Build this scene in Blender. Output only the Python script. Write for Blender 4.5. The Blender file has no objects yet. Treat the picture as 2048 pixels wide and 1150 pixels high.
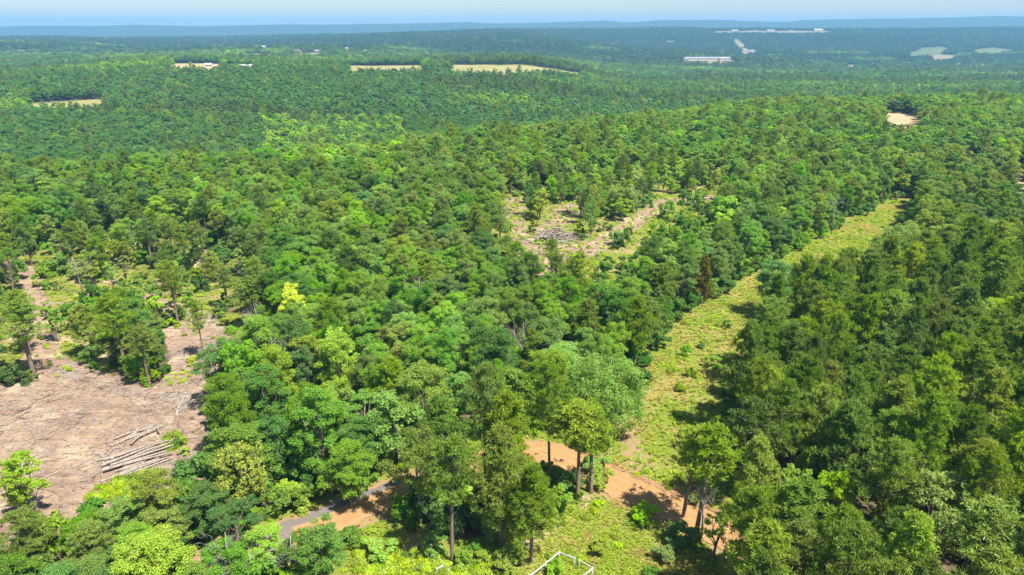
import bpy, math, random
import numpy as np

random.seed(7)
rng = np.random.default_rng(7)
R = math.radians
scene = bpy.context.scene
col = scene.collection

# ------------------------------------------------------------------ camera, light, exposure
CAM_Z = 60.0
PITCH = 20.85
FPX = 1365.0            # focal length in photograph pixels (2048 wide)
cam_data = bpy.data.cameras.new('camera')
cam = bpy.data.objects.new('camera', cam_data)
col.objects.link(cam)
cam.location = (0, 0, CAM_Z)
cam.rotation_euler = (R(90 - PITCH), 0, 0)
cam_data.sensor_width = 36
cam_data.lens = FPX / 2048 * 36
cam_data.clip_start = 0.5
cam_data.clip_end = 60000
scene.camera = cam

SUN_EL = 62.0
SUN_DIR = np.array([0.78, -0.62, 0.0]); SUN_DIR /= np.linalg.norm(SUN_DIR)
SUN_DIR = SUN_DIR * math.cos(R(SUN_EL)); SUN_DIR[2] = math.sin(R(SUN_EL))
world = bpy.data.worlds.new('World')
scene.world = world
world.use_nodes = True
wn, wl = world.node_tree.nodes, world.node_tree.links
sky = wn.new('ShaderNodeTexSky')
sky.sky_type = 'NISHITA'
sky.sun_disc = False
sky.sun_elevation = R(SUN_EL)
sky.sun_rotation = math.atan2(SUN_DIR[0], SUN_DIR[1])
sky.altitude = 200
sky.air_density = 1.0
sky.dust_density = 0.8
sky.ozone_density = 2.5
wl.new(sky.outputs[0], wn['Background'].inputs[0])
wn['Background'].inputs[1].default_value = 0.074

sun_data = bpy.data.lights.new('sun', 'SUN')
sun_data.energy = 5.0
sun_data.angle = R(0.53)
sun_data.color = (1.0, 0.95, 0.86)
sun = bpy.data.objects.new('sun', sun_data)
col.objects.link(sun)
from mathutils import Vector
sun.rotation_euler = Vector(SUN_DIR).to_track_quat('Z', 'Y').to_euler()
sun.location = (0, 0, 200)

scene.view_settings.view_transform = 'Standard'
scene.view_settings.look = 'None'
scene.view_settings.exposure = 1.15
scene.view_settings.gamma = 1
scene.view_settings.use_curve_mapping = False
cy = scene.cycles
cy.max_bounces = 8
cy.diffuse_bounces = 6
cy.glossy_bounces = 1
cy.transmission_bounces = 3
cy.volume_bounces = 0
cy.transparent_max_bounces = 4
cy.use_denoising = True
cy.use_adaptive_sampling = False

# ------------------------------------------------------------------ terrain
def dep(y):                       # depression angle of a photograph row
    return math.tan(R(PITCH) - math.atan((575.0 - y) / FPX))

T = 15.0
C_PX = [-500, 0, 330, 700, 1024, 1300, 1574, 1774, 2048, 2500]
C_U = np.array([(p - 1024) / 1461.0 for p in C_PX])
crest_y = [322, 312, 292, 272, 238, 215, 186, 183, 178, 176]
k4 = [(900, 136), (900, 135), (900, 134), (900, 143), (920, 152), (1050, 165), (1300, 153), (1400, 151), (1400, 151), (1400, 151)]
k5 = [(1050, 136, 15), (1050, 136, 15), (1000, 135, 0), (1000, 141, 0), (1010, 143, 0), (1250, 156, 15), (2000, 128, 15), (2000, 128, 15), (2000, 127, 15), (2000, 127, 15)]
k6 = [(1250, 128, 15), (1250, 128, 15), (1250, 127, 0), (1250, 130, 0), (1260, 129, 0), (1500, 143, 15), (2400, 119, 15), (2400, 119, 15), (2400, 118, 15), (2400, 118, 15)]
k7 = [(2000, 104), (2000, 104), (2000, 104), (2000, 105), (2100, 108), (2300, 120), (2800, 112), (2800, 112), (2800, 110), (2800, 110)]
k8 = [(3300, 82), (3300, 82), (3300, 82), (3300, 80), (3300, 77), (3600, 83), (3600, 84), (3600, 86), (3600, 84), (3600, 84)]
k9 = [(4600, 75), (4600, 74), (4600, 72), (4600, 66), (4600, 56), (4600, 53.5), (4600, 55), (4600, 55), (4600, 52), (4600, 50)]
KD, KZ = [], []
for i in range(len(C_PX)):
    c1 = (CAM_Z - T) / dep(crest_y[i])
    row = [(0, 0), (c1 * 0.8, 0), (c1, 0)]
    d = c1 * 1.35; row.append((d, CAM_Z - d * dep(crest_y[i] + 26) - T))
    d = c1 * 1.7; row.append((d, CAM_Z - d * dep(crest_y[i] - 3) - T))
    for k in (k4, k5, k6, k7, k8, k9):
        e = k[i]; t = e[2] if len(e) > 2 else T
        row.append((e[0], CAM_Z - e[0] * dep(e[1]) - t))
    z9 = row[-1][1]
    row += [(5300, z9 - 25), (6300, -10), (30000, -10)]
    KD.append([r[0] for r in row]); KZ.append([r[1] for r in row])
KD, KZ = np.array(KD, float), np.array(KZ, float)

hill_px = [-600, 0, 60, 200, 270, 400, 560, 700, 800, 900, 940, 1000, 1060, 1180, 1212, 1250, 1280, 1310, 1430, 1500, 1570, 1605, 1700, 1800, 1900, 2000, 2048, 2600]
hill_y = [50, 53, 51, 52, 50, 53, 49, 49, 47, 45, 44, 47, 46, 42.5, 41, 45, 44, 41, 39, 42, 44, 40, 38, 37, 35, 32, 33, 36]
HU = np.array([(p - 1024) / 1461.0 for p in hill_px])
HZ = np.array([7800 * -dep(y) for y in hill_y]) + CAM_Z


def vnoise(x, y, seed=0):
    """smooth value noise"""
    xi, yi = np.floor(x).astype(np.int64), np.floor(y).astype(np.int64)
    fx, fy = x - xi, y - yi
    fx, fy = fx * fx * (3 - 2 * fx), fy * fy * (3 - 2 * fy)
    def h(a, b):
        n = (a * 374761393 + b * 668265263 + seed * 974634777) & 0x7fffffff
        n = ((n ^ (n >> 13)) * 1274126177) & 0x7fffffff
        return ((n ^ (n >> 16)) & 0xffff) / 65535.0
    return (h(xi, yi) * (1 - fx) + h(xi + 1, yi) * fx) * (1 - fy) + (h(xi, yi + 1) * (1 - fx) + h(xi + 1, yi + 1) * fx) * fy


def hgt(x, y):
    x, y = np.atleast_1d(np.asarray(x, float)), np.atleast_1d(np.asarray(y, float))
    yy = np.maximum(y, 1e-3)
    u = np.where(y > 0, np.clip(x / np.maximum(yy, np.abs(x) * 0.9 + 1e-3), -1.0, 1.0), np.sign(x))
    d = np.where(y > 0, np.maximum(yy, np.abs(x) * 0.9), np.hypot(x, y))
    j = np.clip(np.searchsorted(C_U, u) - 1, 0, len(C_U) - 2)
    f = np.clip((u - C_U[j]) / (C_U[j + 1] - C_U[j]), 0, 1); f = f * f * (3 - 2 * f)
    kd = KD[j] * (1 - f)[:, None] + KD[j + 1] * f[:, None]
    kz = KZ[j] * (1 - f)[:, None] + KZ[j + 1] * f[:, None]
    k = np.clip((kd <= d[:, None]).sum(1) - 1, 0, kd.shape[1] - 2)
    r = np.arange(len(d))
    g = np.clip((d - kd[r, k]) / (kd[r, k + 1] - kd[r, k]), 0, 1)
    gs = g * g * (3 - 2 * g)
    g = 0.5 * g + 0.5 * gs
    z = kz[r, k] * (1 - g) + kz[r, k + 1] * g
    hz = np.interp(u, HU, HZ)
    w = np.clip((d - 5900) / 1900, 0, 1); w = w * w * (3 - 2 * w)
    w2 = np.clip((d - 8300) / 2500, 0, 1); w2 = w2 * w2 * (3 - 2 * w2)
    z = z * (1 - w) + w * (hz * (1 - w2) + (hz * 0.4) * w2)
    far = np.clip((d - 450) / 900, 0, 1)
    z = z + far * (vnoise(x / 260, y / 260, 3) - 0.5) * 6
    z = z + np.clip((d - 1500) / 900, 0, 1) * np.clip((4300 - d) / 500, 0, 1) * (vnoise(x / 620 + 7, y / 480, 13) - 0.5) * 52
    z = z + (vnoise(x / 23, y / 23, 5) - 0.5) * 0.9 * np.clip((d - 25) / 40, 0, 1)
    return z


def ray(px, py):
    p = R(PITCH)
    a, b = px - 1024.0, 575.0 - py
    v = np.array([a, FPX * math.cos(p) + b * math.sin(p), -FPX * math.sin(p) + b * math.cos(p)])
    return v / v[1]


def at(px, py, dz=0.0):
    """place on the ground (or dz above it) seen at a pixel of the photograph"""
    v = ray(px, py)
    ys = np.concatenate([np.arange(15, 900, 1.0), np.arange(900, 6000, 4.0), np.arange(6000, 11000, 50.0)])
    below = (CAM_Z + v[2] * ys) - (hgt(v[0] * ys, ys) + dz) <= 0
    i = int(np.argmax(below)) if below.any() else len(ys) - 1
    lo, hi = ys[max(i - 1, 0)], ys[i]
    for _ in range(12):
        m = (lo + hi) / 2
        if CAM_Z + v[2] * m - (hgt(v[0] * m, m)[0] + dz) <= 0: hi = m
        else: lo = m
    return float(v[0] * hi), float(hi)


def project(x, y, z):
    p = R(PITCH)
    dz = z - CAM_Z
    fwd = y * math.cos(p) - dz * math.sin(p)
    up = y * math.sin(p) + dz * math.cos(p)
    return 1024 + FPX * x / fwd, 575 - FPX * up / fwd


def poly(pts):
    return np.array([at(*p) for p in pts])


def inside(P, x, y):
    x, y = np.asarray(x, float), np.asarray(y, float)
    res = np.zeros(x.shape, bool)
    n = len(P)
    for i in range(n):
        x1, y1 = P[i]; x2, y2 = P[(i + 1) % n]
        c = ((y1 > y) != (y2 > y))
        with np.errstate(divide='ignore', invalid='ignore'):
            res ^= c & (x < (x2 - x1) * (y - y1) / (y2 - y1 + 1e-12) + x1)
    return res


def dist_poly(P, x, y, closed=True):
    x, y = np.asarray(x, float), np.asarray(y, float)
    best = np.full(x.shape, 1e9)
    n = len(P)
    for i in range(n if closed else n - 1):
        a, b = P[i], P[(i + 1) % n]
        e = b - a; L = max(e @ e, 1e-9)
        t = np.clip(((x - a[0]) * e[0] + (y - a[1]) * e[1]) / L, 0, 1)
        best = np.minimum(best, np.hypot(x - a[0] - t * e[0], y - a[1] - t * e[1]))
    return best


def soft(P, x, y, w):
    """1 inside, 0 outside, smooth over w metres either side of the edge"""
    s = np.where(inside(P, x, y), 1.0, -1.0) * dist_poly(P, x, y)
    s = np.clip(s / (2 * w) + 0.5, 0, 1)
    return s * s * (3 - 2 * s)

# ------------------------------------------------------------------ regions (read off the photograph, laid on the ground)
STRIP = poly([(1185, 905), (1225, 880), (1255, 840), (1275, 770), (1300, 722), (1340, 690), (1352, 640), (1445, 588), (1535, 537), (1630, 482),
              (1710, 436), (1785, 402), (1835, 398), (1815, 440), (1790, 520), (1770, 590), (1715, 640), (1640, 668), (1540, 682), (1502, 742),
              (1472, 805), (1446, 880), (1446, 960), (1462, 1075), (1400, 1040), (1290, 985), (1200, 945)])
LOWER = poly([(700, 1080), (760, 1040), (850, 1100), (930, 1125), (1010, 1105), (1062, 1085), (1110, 1020), (1205, 990), (1290, 1035), (1350, 1065), (1440, 1110),
              (1430, 1150), (1400, 1900), (780, 1900), (680, 1180)])
LEFTC = poly([(-160, 750), (20, 765), (75, 765), (130, 715), (200, 745), (250, 758), (320, 770), (340, 720), (325, 650), (430, 628), (485, 700), (472, 755), (418, 800),
              (422, 880), (405, 925, 3), (330, 945, 6), (250, 975, 7), (150, 990, 6), (0, 1000, 7), (-200, 1010, 7)])
PATH_A = poly([(90, 740), (75, 660), (60, 600), (62, 555), (20, 525), (-40, 500)])
PATH_B = poly([(345, 650), (300, 610), (330, 560), (395, 520), (400, 500)])
SPARSE_L = poly([(-160, 505), (60, 500), (230, 470), (420, 480), (525, 545), (565, 640), (500, 730), (420, 720), (330, 640), (250, 755), (-160, 765)])
MID1 = poly([(1012, 395), (1070, 392), (1050, 440), (1055, 470), (1150, 462), (1165, 495), (1150, 510, 6), (1090, 514, 6), (1030, 518, 6), (1022, 480), (1008, 430)])
MID2 = poly([(1062, 462), (1130, 408), (1172, 404), (1150, 440), (1110, 480)])
TRACK = poly([(1120, 530), (1165, 508), (1215, 478), (1275, 440), (1335, 403), (1440, 396)])
SPARSE_M = poly([(985, 385), (1160, 365), (1450, 362), (1500, 400), (1370, 470), (1300, 500, 10), (1190, 512, 12), (1040, 528, 12), (960, 500, 8), (980, 440)])
F_LEFT = poly([(55, 207), (120, 202), (205, 199), (215, 206), (205, 211, 8), (140, 213, 8), (60, 212, 8)])
F_RIGHT = poly([(1760, 224), (1800, 226), (1852, 237), (1850, 241, 12), (1820, 250, 12), (1785, 246, 12), (1768, 234, 12)])
F_TAN = poly([(342, 127), (440, 128), (445, 134, 9), (345, 135, 9)])
F_LONG = poly([(690, 131), (845, 130), (850, 140, 8), (700, 140, 8)])
F_LONG2 = poly([(895, 130), (1000, 130), (1090, 136), (1165, 147), (1160, 149, 9), (1050, 142, 9), (900, 139.5, 8)])
F_SM1 = poly([(1920, 314), (1960, 314), (1962, 320, 12), (1925, 321, 12)])
F_SM2 = poly([(2015, 340), (2070, 338), (2075, 350, 12), (2020, 349, 12)])
F_RIDGE = poly([(1465, 77), (1476, 78), (1492, 90), (1490, 92, 17), (1478, 92, 17), (1470, 84, 17)])
F_MOUND = poly([(1815, 106), (1845, 95), (1885, 93), (1900, 98), (1880, 104, 17), (1820, 108, 17)])
F_MOUND2 = poly([(1858, 112), (1880, 109), (1920, 110), (1905, 112, 17), (1870, 116, 17)])
F_PALE = poly([(1942, 99), (1985, 95), (2015, 98), (2030, 102), (1995, 103, 17), (1955, 103, 17)])
F_TOP = poly([(1425, 62.5), (1500, 61.5), (1650, 61.5), (1670, 62.5), (1650, 62.5, 16), (1540, 63, 16), (1430, 63.5, 16)])
F_TOWN = [poly(q) for q in ([(485, 108), (520, 106), (545, 109), (540, 111, 11), (490, 110, 11)], [(585, 101), (605, 100), (607, 103, 11), (590, 104, 11)],
                           [(598, 108), (640, 105), (644, 107, 11), (600, 110, 11)], [(688, 98), (700, 96), (700, 99, 11), (690, 100, 11)],
                           [(722, 102), (735, 100), (735, 104, 11), (725, 105, 11)], [(25, 100.5), (52, 100.5), (52, 102, 11), (27, 102, 11)],
                           [(1365, 118), (1385, 117), (1462, 117), (1464, 119, 14), (1440, 121, 14), (1366, 120, 14)],
                           [(520, 94.5), (536, 93.5), (538, 96, 11), (522, 96, 11)], [(1330, 81), (1350, 81), (1350, 82, 11), (1332, 83, 11)],
                           [(1480, 101), (1512, 98), (1514, 104, 11), (1484, 108, 11)], [(1690, 130), (1712, 129), (1712, 132, 11), (1694, 132, 11)])]
VIEW_ROAD = poly([(545, 1062), (620, 1020), (745, 970), (770, 1000), (775, 1075, 12), (690, 1072, 12), (610, 1058, 12), (545, 1090, 12)])
VIEW_TRACK = poly([(1160, 502), (1270, 432), (1340, 398), (1440, 391), (1445, 402, 17), (1350, 420, 17), (1290, 455, 17), (1220, 495, 17), (1170, 524, 17)])
VIEW_MID = poly([(1005, 395), (1070, 390), (1165, 405), (1160, 500), (1160, 514, 14), (1090, 516, 12), (1020, 520, 12), (995, 480, 12)])
ROAD = poly([(430, 1135), (530, 1092), (640, 1052), (735, 1008), (880, 955), (1000, 920), (1085, 908), (1140, 920), (1200, 952), (1270, 986), (1345, 1018), (1435, 1062), (1540, 1112), (1660, 1165), (1800, 1225)])
FIELDS = [F_LEFT, F_RIGHT, F_TAN, F_LONG, F_LONG2, F_SM1, F_SM2, F_RIDGE, F_MOUND, F_MOUND2, F_PALE, F_TOP] + F_TOWN
OPEN = [STRIP, LOWER, LEFTC, MID1, MID2, VIEW_ROAD, VIEW_TRACK]
MARGIN = {0: 1.4, 1: 2.4, 2: 2.4, 3: 0.5, 5: 1.6}
Z_PINES = poly([(1432, 960), (1455, 805), (1535, 680), (1715, 645), (1800, 600), (1950, 560), (2400, 560), (2600, 1500), (1400, 1500), (1440, 1100)])
Z_CLUMP = poly([(740, 1000), (1000, 935), (1100, 920), (1200, 955), (1215, 1000), (1060, 1095), (930, 1130), (840, 1100)])
Z_EDGE = poly([(960, 640), (1300, 640), (1290, 740), (1250, 850), (1180, 920), (1000, 915), (900, 860)])
Z_OAKS = poly([(1770, 600), (1790, 520), (1830, 400), (1900, 330), (2400, 330), (2500, 560), (1950, 565)])
Z_RIDGE = poly([(1150, 420), (1150, 330), (1400, 270), (1750, 250), (1700, 330), (1500, 400)])

# ------------------------------------------------------------------ materials
def new_mat(name):
    m = bpy.data.materials.new(name); m.use_nodes = True
    nt = m.node_tree
    return m, nt, nt.nodes, nt.links, nt.nodes['Principled BSDF']

def val(nt, v):
    n = nt.nodes.new('ShaderNodeValue'); n.outputs[0].default_value = v; return n.outputs[0]

def math_(nt, op, a, b=None, c=None, clamp=False):
    n = nt.nodes.new('ShaderNodeMath'); n.operation = op; n.use_clamp = clamp
    for i, v in enumerate((a, b, c)):
        if v is None: continue
        if isinstance(v, (int, float)): n.inputs[i].default_value = v
        else: nt.links.new(v, n.inputs[i])
    return n.outputs[0]

def mixc(nt, f, a, b, mode='MIX'):
    n = nt.nodes.new('ShaderNodeMix'); n.data_type = 'RGBA'; n.blend_type = mode
    for i, v in ((0, f), (6, a), (7, b)):
        if isinstance(v, (int, float)): n.inputs[i].default_value = v
        elif isinstance(v, tuple): n.inputs[i].default_value = v + (1,) if len(v) == 3 else v
        else: nt.links.new(v, n.inputs[i])
    return n.outputs[2]

def noise(nt, scale, detail=4, rough=0.6, vec=None, w=0):
    n = nt.nodes.new('ShaderNodeTexNoise'); n.inputs['Scale'].default_value = scale
    n.inputs['Detail'].default_value = detail; n.inputs['Roughness'].default_value = rough
    if vec is not None: nt.links.new(vec, n.inputs['Vector'])
    return n.outputs[0]

def ramp(nt, f, lo, hi):
    n = nt.nodes.new('ShaderNodeMapRange'); n.interpolation_type = 'SMOOTHSTEP'
    nt.links.new(f, n.inputs[0]); n.inputs[1].default_value = lo; n.inputs[2].default_value = hi
    return n.outputs[0]

def leaf_material(name, spread=1.0, trans=1.25, rough=0.5, tint=False):
    m, nt, N, L, P = new_mat(name)
    oi = N.new('ShaderNodeObjectInfo'); geo = N.new('ShaderNodeNewGeometry')
    hs = N.new('ShaderNodeHueSaturation')
    if tint:                       # scattered copies carry their colour as a point attribute
        at_ = N.new('ShaderNodeAttribute'); at_.attribute_type = 'INSTANCER'; at_.attribute_name = 'tint'
        L.new(at_.outputs['Color'], hs.inputs['Color'])
    else:
        L.new(oi.outputs['Color'], hs.inputs['Color'])
    a = math_(nt, 'MULTIPLY_ADD', oi.outputs['Random'], 0.03 * spread, 0.5 - 0.015 * spread)
    L.new(math_(nt, 'MULTIPLY_ADD', geo.outputs['Random Per Island'], 0.04, math_(nt, 'SUBTRACT', a, 0.02)), hs.inputs['Hue'])
    r2 = math_(nt, 'FRACT', math_(nt, 'MULTIPLY', oi.outputs['Random'], 17.31))
    v = math_(nt, 'MULTIPLY_ADD', r2, 0.5 * spread, 1 - 0.25 * spread)
    v = math_(nt, 'MULTIPLY', v, math_(nt, 'MULTIPLY_ADD', geo.outputs['Random Per Island'], 0.6, 0.7))
    L.new(v, hs.inputs['Value'])
    r3 = math_(nt, 'FRACT', math_(nt, 'MULTIPLY', oi.outputs['Random'], 71.7))
    L.new(math_(nt, 'MULTIPLY_ADD', r3, 0.25 * spread, 1.0 - 0.12 * spread), hs.inputs['Saturation'])
    L.new(hs.outputs[0], P.inputs['Base Color'])
    P.inputs['Roughness'].default_value = rough
    P.inputs['Specular IOR Level'].default_value = 0.12
    tr = N.new('ShaderNodeBsdfTranslucent')
    L.new(mixc(nt, 1.0, hs.outputs[0], tuple(trans * c for c in (1.15, 1.05, 0.45)), 'MULTIPLY'), tr.inputs[0])
    mx = N.new('ShaderNodeAddShader')
    L.new(P.outputs[0], mx.inputs[0]); L.new(tr.outputs[0], mx.inputs[1])
    L.new(mx.outputs[0], N['Material Output'].inputs[0])
    return m

M = {}
M['leaf'] = leaf_material('leaves')
M['needle'] = leaf_material('needles', 0.8, 1.1, 0.55)
M['leaf_mass'] = leaf_material('leaves_of_the_mass', tint=True)
M['needle_mass'] = leaf_material('needles_of_the_mass', 0.8, 1.1, 0.55, tint=True)

def bark(name, a, b, scale):
    m, nt, N, L, P = new_mat(name)
    tc = N.new('ShaderNodeTexCoord')
    mp = N.new('ShaderNodeMapping'); mp.inputs['Scale'].default_value = (1, 1, 0.25)
    L.new(tc.outputs['Object'], mp.inputs[0])
    f = noise(nt, scale, 5, 0.7, mp.outputs[0])
    L.new(mixc(nt, ramp(nt, f, 0.3, 0.7), a, b), P.inputs['Base Color'])
    P.inputs['Roughness'].default_value = 0.9
    bp = N.new('ShaderNodeBump'); bp.inputs['Distance'].default_value = 0.04
    L.new(f, bp.inputs['Height']); L.new(bp.outputs[0], P.inputs['Normal'])
    return m
M['bark'] = bark('grey_brown_bark', (0.10, 0.075, 0.055), (0.24, 0.19, 0.15), 3)
M['pinebark'] = bark('pine_bark', (0.11, 0.075, 0.055), (0.26, 0.19, 0.15), 4)
M['deadwood'] = bark('bleached_wood', (0.22, 0.19, 0.165), (0.38, 0.34, 0.30), 4)
M['log'] = bark('log_bark', (0.15, 0.115, 0.09), (0.38, 0.32, 0.265), 5)
M['cut'] = bark('sawn_wood', (0.30, 0.20, 0.115), (0.40, 0.30, 0.19), 8)
M['twig'] = bark('dry_twigs', (0.19, 0.15, 0.12), (0.40, 0.34, 0.28), 6)
_n = M['twig'].node_tree; _o = _n.nodes.new('ShaderNodeObjectInfo')
_c = _n.nodes['Principled BSDF'].inputs['Base Color']; _f = _c.links[0].from_socket
_n.links.new(mixc(_n, ramp(_n, _o.outputs['Random'], 0.08, 0.42), mixc(_n, 1.0, _f, (0.32, 0.26, 0.23), 'MULTIPLY'), _f), _c)

def plain(name, c, rough=0.6, var=0.12, scale=2.0):
    m, nt, N, L, P = new_mat(name)
    tc = N.new('ShaderNodeTexCoord')
    f = noise(nt, scale, 5, 0.65, tc.outputs['Object'])
    L.new(mixc(nt, f, tuple(x * (1 - var) for x in c), tuple(min(1, x * (1 + var)) for x in c)), P.inputs['Base Color'])
    P.inputs['Roughness'].default_value = rough
    return m
M['white'] = plain('white_paint', (0.62, 0.61, 0.58), 0.45, 0.06, 6)
M['wall'] = plain('pale_wall', (0.38, 0.375, 0.36))
M['tanwall'] = plain('tan_wall', (0.45, 0.38, 0.30))
M['roofgrey'] = plain('grey_roof', (0.28, 0.28, 0.29))
M['roofwhite'] = plain('white_metal_roof', (0.46, 0.47, 0.48), 0.5, 0.06)
M['roofbrown'] = plain('brown_roof', (0.20, 0.14, 0.11))
M['glass'] = plain('dark_glass', (0.03, 0.035, 0.04), 0.1, 0.05)
M['rock'] = plain('red_clay_clods', (0.26, 0.145, 0.07), 0.9, 0.35, 3)

# ground: one sheet, materials blended by painted region masks and noise
def ground_material():
    m, nt, N, L, P = new_mat('ground_cover')
    geo = N.new('ShaderNodeNewGeometry'); pos = geo.outputs['Position']
    def att(n):
        a = N.new('ShaderNodeAttribute'); a.attribute_name = n; return a.outputs['Fac']
    n1 = noise(nt, 0.55, 6, 0.7, pos); n2 = noise(nt, 0.12, 5, 0.6, pos); n3 = noise(nt, 3.2, 4, 0.7, pos); n4 = noise(nt, 0.03, 3, 0.5, pos)
    # forest floor
    c = mixc(nt, ramp(nt, n1, 0.35, 0.65), (0.085, 0.06, 0.035), (0.17, 0.115, 0.07))
    c = mixc(nt, ramp(nt, n2, 0.45, 0.65), c, (0.05, 0.075, 0.02))
    # far wooded slopes seen as one green surface
    fa = noise(nt, 0.02, 6, 0.75, pos)
    farc = mixc(nt, ramp(nt, fa, 0.35, 0.65), (0.026, 0.046, 0.018), (0.050, 0.080, 0.026))
    c = mixc(nt, att('wooded'), c, farc)
    # bare clearing: pinkish chips, pale sand
    d = mixc(nt, ramp(nt, n1, 0.3, 0.7), (0.205, 0.134, 0.090), (0.305, 0.214, 0.148))
    d = mixc(nt, math_(nt, 'MULTIPLY', ramp(nt, n2, 0.50, 0.62), 0.85), d, (0.37, 0.29, 0.195))
    d = mixc(nt, math_(nt, 'MULTIPLY', ramp(nt, n3, 0.52, 0.75), 0.6), d, (0.105, 0.068, 0.050))
    mp = N.new('ShaderNodeMapping'); mp.inputs['Rotation'].default_value = (0, 0, R(-24)); mp.inputs['Scale'].default_value = (0.10, 0.75, 1)
    L.new(pos, mp.inputs[0]); n5 = noise(nt, 1.0, 5, 0.65, mp.outputs[0])
    d = mixc(nt, math_(nt, 'MULTIPLY', ramp(nt, n5, 0.52, 0.66), 0.75), d, (0.150, 0.098, 0.070))
    d = mixc(nt, math_(nt, 'MULTIPLY', ramp(nt, n5, 0.44, 0.34), 0.5), d, (0.36, 0.275, 0.19))
    # grass: green and straw patches
    g = mixc(nt, ramp(nt, n2, 0.42, 0.64), (0.130, 0.182, 0.015), (0.240, 0.200, 0.065))
    g = mixc(nt, math_(nt, 'MULTIPLY', ramp(nt, n1, 0.45, 0.7), 0.6), g, (0.170, 0.175, 0.028))
    g = mixc(nt, math_(nt, 'MULTIPLY', ramp(nt, n3, 0.5, 0.75), 0.5), g, (0.070, 0.080, 0.016))
    def edge(a, k=0.9):
        s = math_(nt, 'ADD', a, math_(nt, 'MULTIPLY', math_(nt, 'SUBTRACT', n1, 0.5), k))
        s = math_(nt, 'ADD', s, math_(nt, 'MULTIPLY', math_(nt, 'SUBTRACT', n2, 0.5), k))
        return ramp(nt, s, 0.42, 0.58)
    c = mixc(nt, edge(att('grass')), c, g)
    c = mixc(nt, edge(att('dirt')), c, d)
    cl = mixc(nt, ramp(nt, n1, 0.35, 0.65), (0.30, 0.19, 0.105), (0.22, 0.17, 0.075))
    c = mixc(nt, edge(att('clay'), 2.0), c, cl)
    # open fields far off
    ft = mixc(nt, ramp(nt, n4, 0.35, 0.65), (0.33, 0.24, 0.13), (0.40, 0.31, 0.19))
    fg = mixc(nt, ramp(nt, n4, 0.4, 0.6), (0.23, 0.215, 0.075), (0.29, 0.25, 0.105))
    fp = mixc(nt, ramp(nt, n4, 0.4, 0.6), (0.10, 0.145, 0.04), (0.16, 0.18, 0.06))
    c = mixc(nt, att('field_green'), c, fp)
    c = mixc(nt, att('field_straw'), c, fg)
    c = mixc(nt, att('field_tan'), c, ft)
    L.new(c, P.inputs['Base Color'])
    P.inputs['Roughness'].default_value = 0.95
    P.inputs['Specular IOR Level'].default_value = 0.15
    bp = N.new('ShaderNodeBump'); bp.inputs['Distance'].default_value = 0.25; bp.inputs['Strength'].default_value = 0.7
    L.new(math_(nt, 'ADD', math_(nt, 'MULTIPLY', n3, 0.5), n1), bp.inputs['Height']); L.new(bp.outputs[0], P.inputs['Normal'])
    return m
M['ground'] = ground_material()

def road_material():
    m, nt, N, L, P = new_mat('dirt_road_surface')
    geo = N.new('ShaderNodeNewGeometry'); pos = geo.outputs['Position']
    a = N.new('ShaderNodeAttribute'); a.attribute_name = 'across'
    b = N.new('ShaderNodeAttribute'); b.attribute_name = 'gravel'
    n1 = noise(nt, 0.7, 5, 0.7, pos); n2 = noise(nt, 5, 4, 0.7, pos); n3 = noise(nt, 0.2, 4, 0.6, pos)
    c = mixc(nt, ramp(nt, n1, 0.3, 0.7), (0.315, 0.150, 0.042), (0.375, 0.208, 0.076))
    w = N.new('ShaderNodeTexWave'); w.inputs['Scale'].default_value = 1.0
    tr = math_(nt, 'ABSOLUTE', math_(nt, 'SINE', math_(nt, 'MULTIPLY_ADD', n3, 2.0, math_(nt, 'MULTIPLY', a.outputs['Fac'], 5.2))))
    c = mixc(nt, math_(nt, 'MULTIPLY', ramp(nt, tr, 0.0, 0.6), 0.55), (0.34, 0.22, 0.11), c)
    c = mixc(nt, math_(nt, 'MULTIPLY', ramp(nt, n2, 0.5, 0.7), 0.35), c, (0.19, 0.105, 0.055))
    gr = mixc(nt, ramp(nt, n2, 0.3, 0.7), (0.10, 0.092, 0.092), (0.20, 0.18, 0.175))
    e = math_(nt, 'ADD', b.outputs['Fac'], math_(nt, 'MULTIPLY', math_(nt, 'SUBTRACT', n1, 0.5), 0.9))
    c = mixc(nt, math_(nt, 'MULTIPLY', ramp(nt, e, 0.4, 0.6), 0.9), c, gr)
    L.new(c, P.inputs['Base Color'])
    P.inputs['Roughness'].default_value = 0.95
    P.inputs['Specular IOR Level'].default_value = 0.15
    bp = N.new('ShaderNodeBump'); bp.inputs['Distance'].default_value = 0.1
    L.new(math_(nt, 'ADD', n2, n1), bp.inputs['Height']); L.new(bp.outputs[0], P.inputs['Normal'])
    return m
M['road'] = road_material()

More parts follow.
